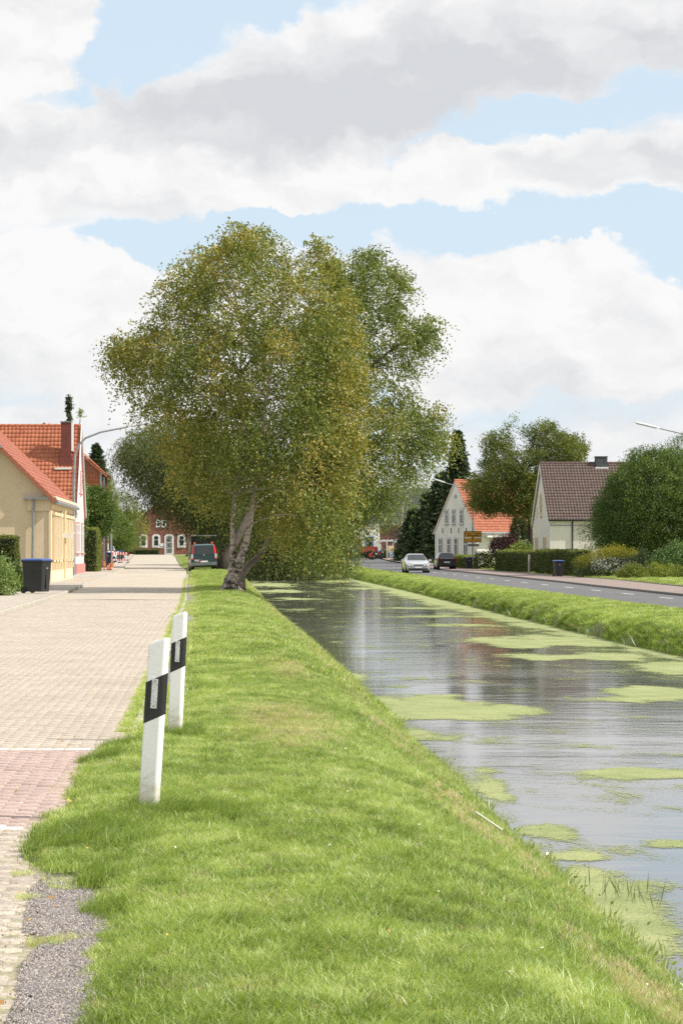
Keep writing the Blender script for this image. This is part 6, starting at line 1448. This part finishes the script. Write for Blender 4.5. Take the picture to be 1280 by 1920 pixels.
tree('dark_juniper', 'dark brownish juniper mass below the golden one', 'shrub', [(1080, 1070), (1100, 1056), (1150, 1046), (1205, 1030), (1220, 1045), (1216, 1062), (1190, 1078), (1170, 1092), (1120, 1092), (1088, 1086)], 148, 1.5, 1700, 10, M['leaf_dark'], seed=75, length=.3, droop=.15, ln=.10, wd=.035, spread_=.6, jit=.06, tb=.45, flat=1.0)
tree('flowering_shrub', 'left of two low flowering shrubs behind the lawn kerb', 'shrub', [(1160, 1092), (1164, 1072), (1180, 1060), (1200, 1064), (1210, 1078), (1210, 1092)], 139, 1.0, 700, 10, M['leaf_hedge'], seed=76, length=.22, droop=.05, ln=.09, wd=.05, spread_=.6, jit=.06, tb=.85, up=.4)
tree('flowering_shrub', 'right one of two low flowering shrubs behind the lawn kerb', 'shrub', [(1206, 1092), (1212, 1070), (1225, 1058), (1245, 1066), (1262, 1062), (1290, 1068), (1300, 1092)], 140, 1.0, 900, 10, M['leaf_hedge'], seed=77, length=.22, droop=.05, ln=.09, wd=.05, spread_=.6, jit=.06, tb=.8, up=.4)
tree('laurel_bush', 'glossy dark bush under the ash between both shrub groups', 'shrub', [(1215, 1060), (1235, 1035), (1262, 1020), (1300, 1025), (1320, 1080), (1240, 1080)], 146, 1.4, 1200, 10, M['leaf_glossy'], seed=78, length=.3, droop=.2, ln=.12, wd=.06, spread_=.6, jit=.08, tb=.35)
tree('bramble', 'dark climbing shrub around the bin in front of the sign', 'shrub', [(890, 1068), (893, 1040), (905, 1035), (918, 1042), (926, 1066)], 211, .9, 380, 10, M['leaf_hedge'], seed=79, length=.3, droop=.2, ln=.12, wd=.08, spread_=.6, jit=.08, tb=.4)
tree('bush', 'leafy light bush in front of the clipped hedge at the left edge', 'shrub', [(-60, 1120), (-60, 1050), (-30, 1042), (0, 1046), (14, 1060), (24, 1080), (26, 1100), (14, 1114), (-10, 1122)], 76, .8, 1500, 11, M['leaf_glossy'], seed=80, length=.22, droop=.1, ln=.075, wd=.04, spread_=.6, jit=.05, tb=.75)
tree('bush', 'thin leafy bush in the shade between hedge and left wheelie bin', 'shrub', [(18, 1110), (22, 1075), (32, 1060), (40, 1085), (44, 1112)], 83, .5, 330, 10, M['leaf_green'], seed=81, length=.2, droop=.2, ln=.08, wd=.045, spread_=.6, jit=.05, tb=.35)
# clipped hedges: dark core with a leafy skin
def hedge(label, quad, h0, h1, mat, n, lf=.07, seed=1, tb=.45, lid=.0, group='clipped garden hedges'):
    """quad: two ground points (x, y) of the centre line, width"""
    (x0, y0), (x1, y1), w = quad; L = math.hypot(x1-x0, y1-y0); u = np.array([(x1-x0)/L, (y1-y0)/L]); v = np.array([-u[1], u[0]])
    z0 = max(gz(x0, y0), gz(x1, y1)*0+gz(x0, y0)); h = empty('hedge', (0, 0, 0), 0, label, 'hedge', group)
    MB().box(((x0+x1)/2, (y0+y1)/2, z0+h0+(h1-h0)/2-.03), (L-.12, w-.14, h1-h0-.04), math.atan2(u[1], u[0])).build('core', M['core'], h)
    r = np.random.default_rng(seed); P = []; N_ = []
    areas = np.array([L*(h1-h0), L*(h1-h0), L*w, w*(h1-h0), w*(h1-h0)]); cnt = (areas/areas.sum()*n).astype(int)
    for k, c in enumerate(cnt):
        a = r.uniform(0, L, c); bb = r.uniform(-w/2, w/2, c); zz = r.uniform(h0, h1, c)
        if k == 0: bb[:] = w/2; nn = (v[0], v[1], 0)
        if k == 1: bb[:] = -w/2; nn = (-v[0], -v[1], 0)
        if k == 2: zz[:] = h1; nn = (0, 0, 1)
        if k == 3: a[:] = 0; nn = (-u[0], -u[1], 0)
        if k == 4: a[:] = L; nn = (u[0], u[1], 0)
        wob = (fbm(a*1.5+k*9, zz*1.5+bb, 3, seed)-.5)*.16; p = np.stack([x0+u[0]*a+v[0]*bb, y0+u[1]*a+v[1]*bb, z0+zz], 1) + np.array(nn)*wob[:, None] + r.normal(0, .03, (c, 3)); P.append(p); N_.append(np.tile(nn, (c, 1)))
    P = np.concatenate(P); N_ = np.concatenate(N_); D = N_*.6 + r.normal(0, .7, P.shape)
    t = np.clip(tb+(fbm(P[:, 0]*2+P[:, 1]*.7, P[:, 2]*2, 3, seed+1)-.5)*.7+r.normal(0, .15, len(P))+N_[:, 2]*(.3+lid), 0, 1)  # leaves on the top face take a yellower tint, raised by lid
    o = add_crown(h, leaf_quads(r, P, D, lf, lf*.6, t), mat, 'leaves'); o['kind'] = 'stuff'
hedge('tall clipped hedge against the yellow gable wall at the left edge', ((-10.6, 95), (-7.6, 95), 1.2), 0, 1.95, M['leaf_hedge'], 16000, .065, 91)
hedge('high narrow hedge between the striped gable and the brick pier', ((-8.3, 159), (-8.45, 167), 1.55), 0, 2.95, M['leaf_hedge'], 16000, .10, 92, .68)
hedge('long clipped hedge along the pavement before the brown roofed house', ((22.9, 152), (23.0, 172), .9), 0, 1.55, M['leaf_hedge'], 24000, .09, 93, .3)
hedge('second clipped hedge with yellowish top beyond the concrete post', ((23.0, 173.5), (22.9, 196), .9), 0, 1.5, M['leaf_hedge'], 24000, .09, 94, .28, .3)
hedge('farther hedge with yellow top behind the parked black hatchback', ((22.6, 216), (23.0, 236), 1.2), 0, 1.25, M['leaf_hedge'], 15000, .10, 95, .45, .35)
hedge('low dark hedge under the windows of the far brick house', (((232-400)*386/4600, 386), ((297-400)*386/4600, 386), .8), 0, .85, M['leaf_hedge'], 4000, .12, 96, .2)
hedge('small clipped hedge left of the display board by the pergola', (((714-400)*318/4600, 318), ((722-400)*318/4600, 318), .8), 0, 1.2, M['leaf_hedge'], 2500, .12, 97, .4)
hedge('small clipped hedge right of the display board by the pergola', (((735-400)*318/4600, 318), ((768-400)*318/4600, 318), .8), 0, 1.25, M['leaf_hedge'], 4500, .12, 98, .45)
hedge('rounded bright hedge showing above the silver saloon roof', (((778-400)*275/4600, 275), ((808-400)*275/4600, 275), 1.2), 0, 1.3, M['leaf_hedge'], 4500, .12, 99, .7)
# distant tree belt closing the horizon
def belt():
    r = np.random.default_rng(8); n = 26000; X = r.uniform(-75, 130, n); top = 6 + 5*fbm(X*.09, X*0+2, 4, 5); Z = .7 + top*r.uniform(0, 1, n)**.7; Yv = 520 + r.uniform(-9, 9, n)
    V, F, t = leaf_quads(r, np.stack([X, Yv, Z], 1), r.normal(size=(n, 3)), 1.3, .9, np.clip(.4+(fbm(X*.3, Z*.5, 3, 9)-.5)+r.normal(0, .15, n), 0, 1)); o = add_crown(None, (V, F, t), M['leaf_oak'], 'distant_woods'); tag(o, 'far belt of trees on the horizon behind the village', 'woods', kind='stuff')
belt()
# waterside plants on the near bank
def bank_weeds():
    r = np.random.default_rng(4); spots = [(860, 1440), (905, 1500), (955, 1565), (965, 1600), (1005, 1650), (1040, 1680), (1180, 1790), (1210, 1815), (1240, 1850), (1260, 1870), (780, 1395), (815, 1430), (1100, 1735)]
    Vs = []; Fs = []; Ts = []; b = 0
    for px, py in spots:
        Yq = 2.25*4600/(py-1031); n = 30; C = np.stack([2.36+r.normal(0, .07, n), Yq+r.normal(0, .35, n), -.84+np.abs(r.normal(0, .07, n))+.02], 1)
        V, F, t = leaf_quads(r, C, r.normal(0, .5, (n, 3))+np.array([.3, 0, .8]), .032, .018, np.clip(r.normal(.6, .2, n), 0, 1)); Vs.append(V); Fs.append(F+b); b += len(V); Ts.append(t)
    o = add_crown(None, (np.concatenate(Vs), np.concatenate(Fs), np.concatenate(Ts)), leaf_mat('waterside_leaf', [(0, (.14, .20, .04)), (1, (.34, .42, .10))]), 'waterside_weeds'); tag(o, 'low leafy weeds growing along the near waterline', 'weeds', kind='stuff')
    Vs = []; Fs = []; Ts = []; b = 0
    for k in range(46):
        Yq = 9*(95/9)**r.uniform(); n = int(r.uniform(25, 90)); C = np.stack([WL(Yq)-.02+r.normal(0, .05, n), Yq+r.normal(0, .22+.01*Yq, n), np.full(n, -.84)], 1)
        V, F, t = leaf_quads(r, C, r.normal(0, .35, (n, 3))+np.array([.25, 0, 1]), .11, .010, np.clip(r.normal(.55, .25, n), 0, 1)); Vs.append(V); Fs.append(F+b); b += len(V); Ts.append(t)
    o = add_crown(None, (np.concatenate(Vs), np.concatenate(Fs), np.concatenate(Ts)), leaf_mat('sedge_leaf', [(0, (.16, .21, .04)), (1, (.40, .46, .12))]), 'waterside_grass'); tag(o, 'uneven tufts of sedge along the near waterline', 'sedge', kind='stuff')
    # sparse reed blades standing in the duckweed
    P = []; D = []; 
    for px, py, k in ((1150, 1690, 6), (1180, 1695, 8), (1205, 1690, 6), (1222, 1705, 9), (1100, 1675, 3), (1130, 1685, 4)):
        x, y = wpx(px, py)
        for i in range(k): P.append((x+r.normal(0, .04), y+r.normal(0, .1), WATER)); D.append((r.normal(0, .3), r.normal(0, .2), 1))
    P = np.array(P); V, F, t = leaf_quads(r, P, np.array(D), .19, .007, np.full(len(P), .5)); o = add_crown(None, (V, F, t), leaf_mat('reed_leaf', [(0, (.08, .10, .03)), (1, (.16, .2, .06))]), 'reeds'); tag(o, 'thin reed blades standing in the duckweed near the bank', 'reeds', kind='stuff')
    P = []; D = []
    for px, py, k in ((1100, 1196, 60), (1150, 1212, 60), (1085, 1195, 30), (880, 1142, 25), (960, 1156, 20), (1210, 1228, 30), (1020, 1172, 18), (760, 1112, 20), (700, 1098, 20)):
        x, y = wpx(px, py); x = WR(y)-.15
        for i in range(k): P.append((x+r.normal(0, .15), y+r.normal(0, .5), WATER)); D.append((r.normal(0, .35), r.normal(0, .3), 1))
    P = np.array(P); V, F, t = leaf_quads(r, P, np.array(D), .30, .016, np.full(len(P), .6)); o = add_crown(None, (V, F, t), bpy.data.materials['reed_leaf'], 'reeds'); tag(o, 'reed clumps at the foot of the far canal bank', 'reeds', kind='stuff')
bank_weeds()
# daisies and fallen birch leaves in the lawn
def specks():
    r = np.random.default_rng(6); ms = []
    for c in ((.8, .8, .76), (.75, .5, .05), (.45, .24, .08)):
        me = np_mesh('speck', [(-.5, -.3, 0), (.5, -.3, .1), (.5, .3, 0), (-.5, .3, .12)], [(0, 1, 2, 3)], surf('petal', c, tuple(x*.85 for x in c), 9, .7)); ms.append(me)
    col = make_coll('specks', ms); n = 190; ys = 7*(60/7)**r.uniform(size=n); a = np.array([LAWN(y) for y in ys]); xs = a+(2.1-a)*r.uniform(size=n); zs = zat(xs, ys)+r.uniform(.03, .06, n)
    scatter('fallen_leaves', np.stack([xs, ys, zs], 1), r.normal(0, .5, (n, 3)), r.uniform(.007, .015, n), np.zeros(n), r.choice(3, n, p=[.6, .2, .2]), col, 'daisies and fallen birch leaves dotted over the lawn', 'leaves')
    n = 90; ys = 7.5*(110/7.5)**r.uniform(size=n); b = np.array([KR(y) for y in ys]); xs = b - np.abs(r.normal(0, .5, n)); zs = np.full(n, -.035)
    scatter('fallen_leaves', np.stack([xs, ys, zs], 1), r.normal(0, .4, (n, 3)), r.uniform(.012, .028, n), np.zeros(n), r.choice([1, 2], n), col, 'small fallen leaves lying on the paved lane', 'leaves')
    o = MB().box((0, 0, 0), (.009, .30, .008)).build('stick', surf('pale_stick', (.7, .68, .62), (.6, .58, .5), 5, .7), None, loc=(1.93, 17.2, -.44)); o.rotation_euler = (.35, -.3, R(28)); tag(o, 'thin pale stick lying on the near bank above the water', 'stick')
specks()
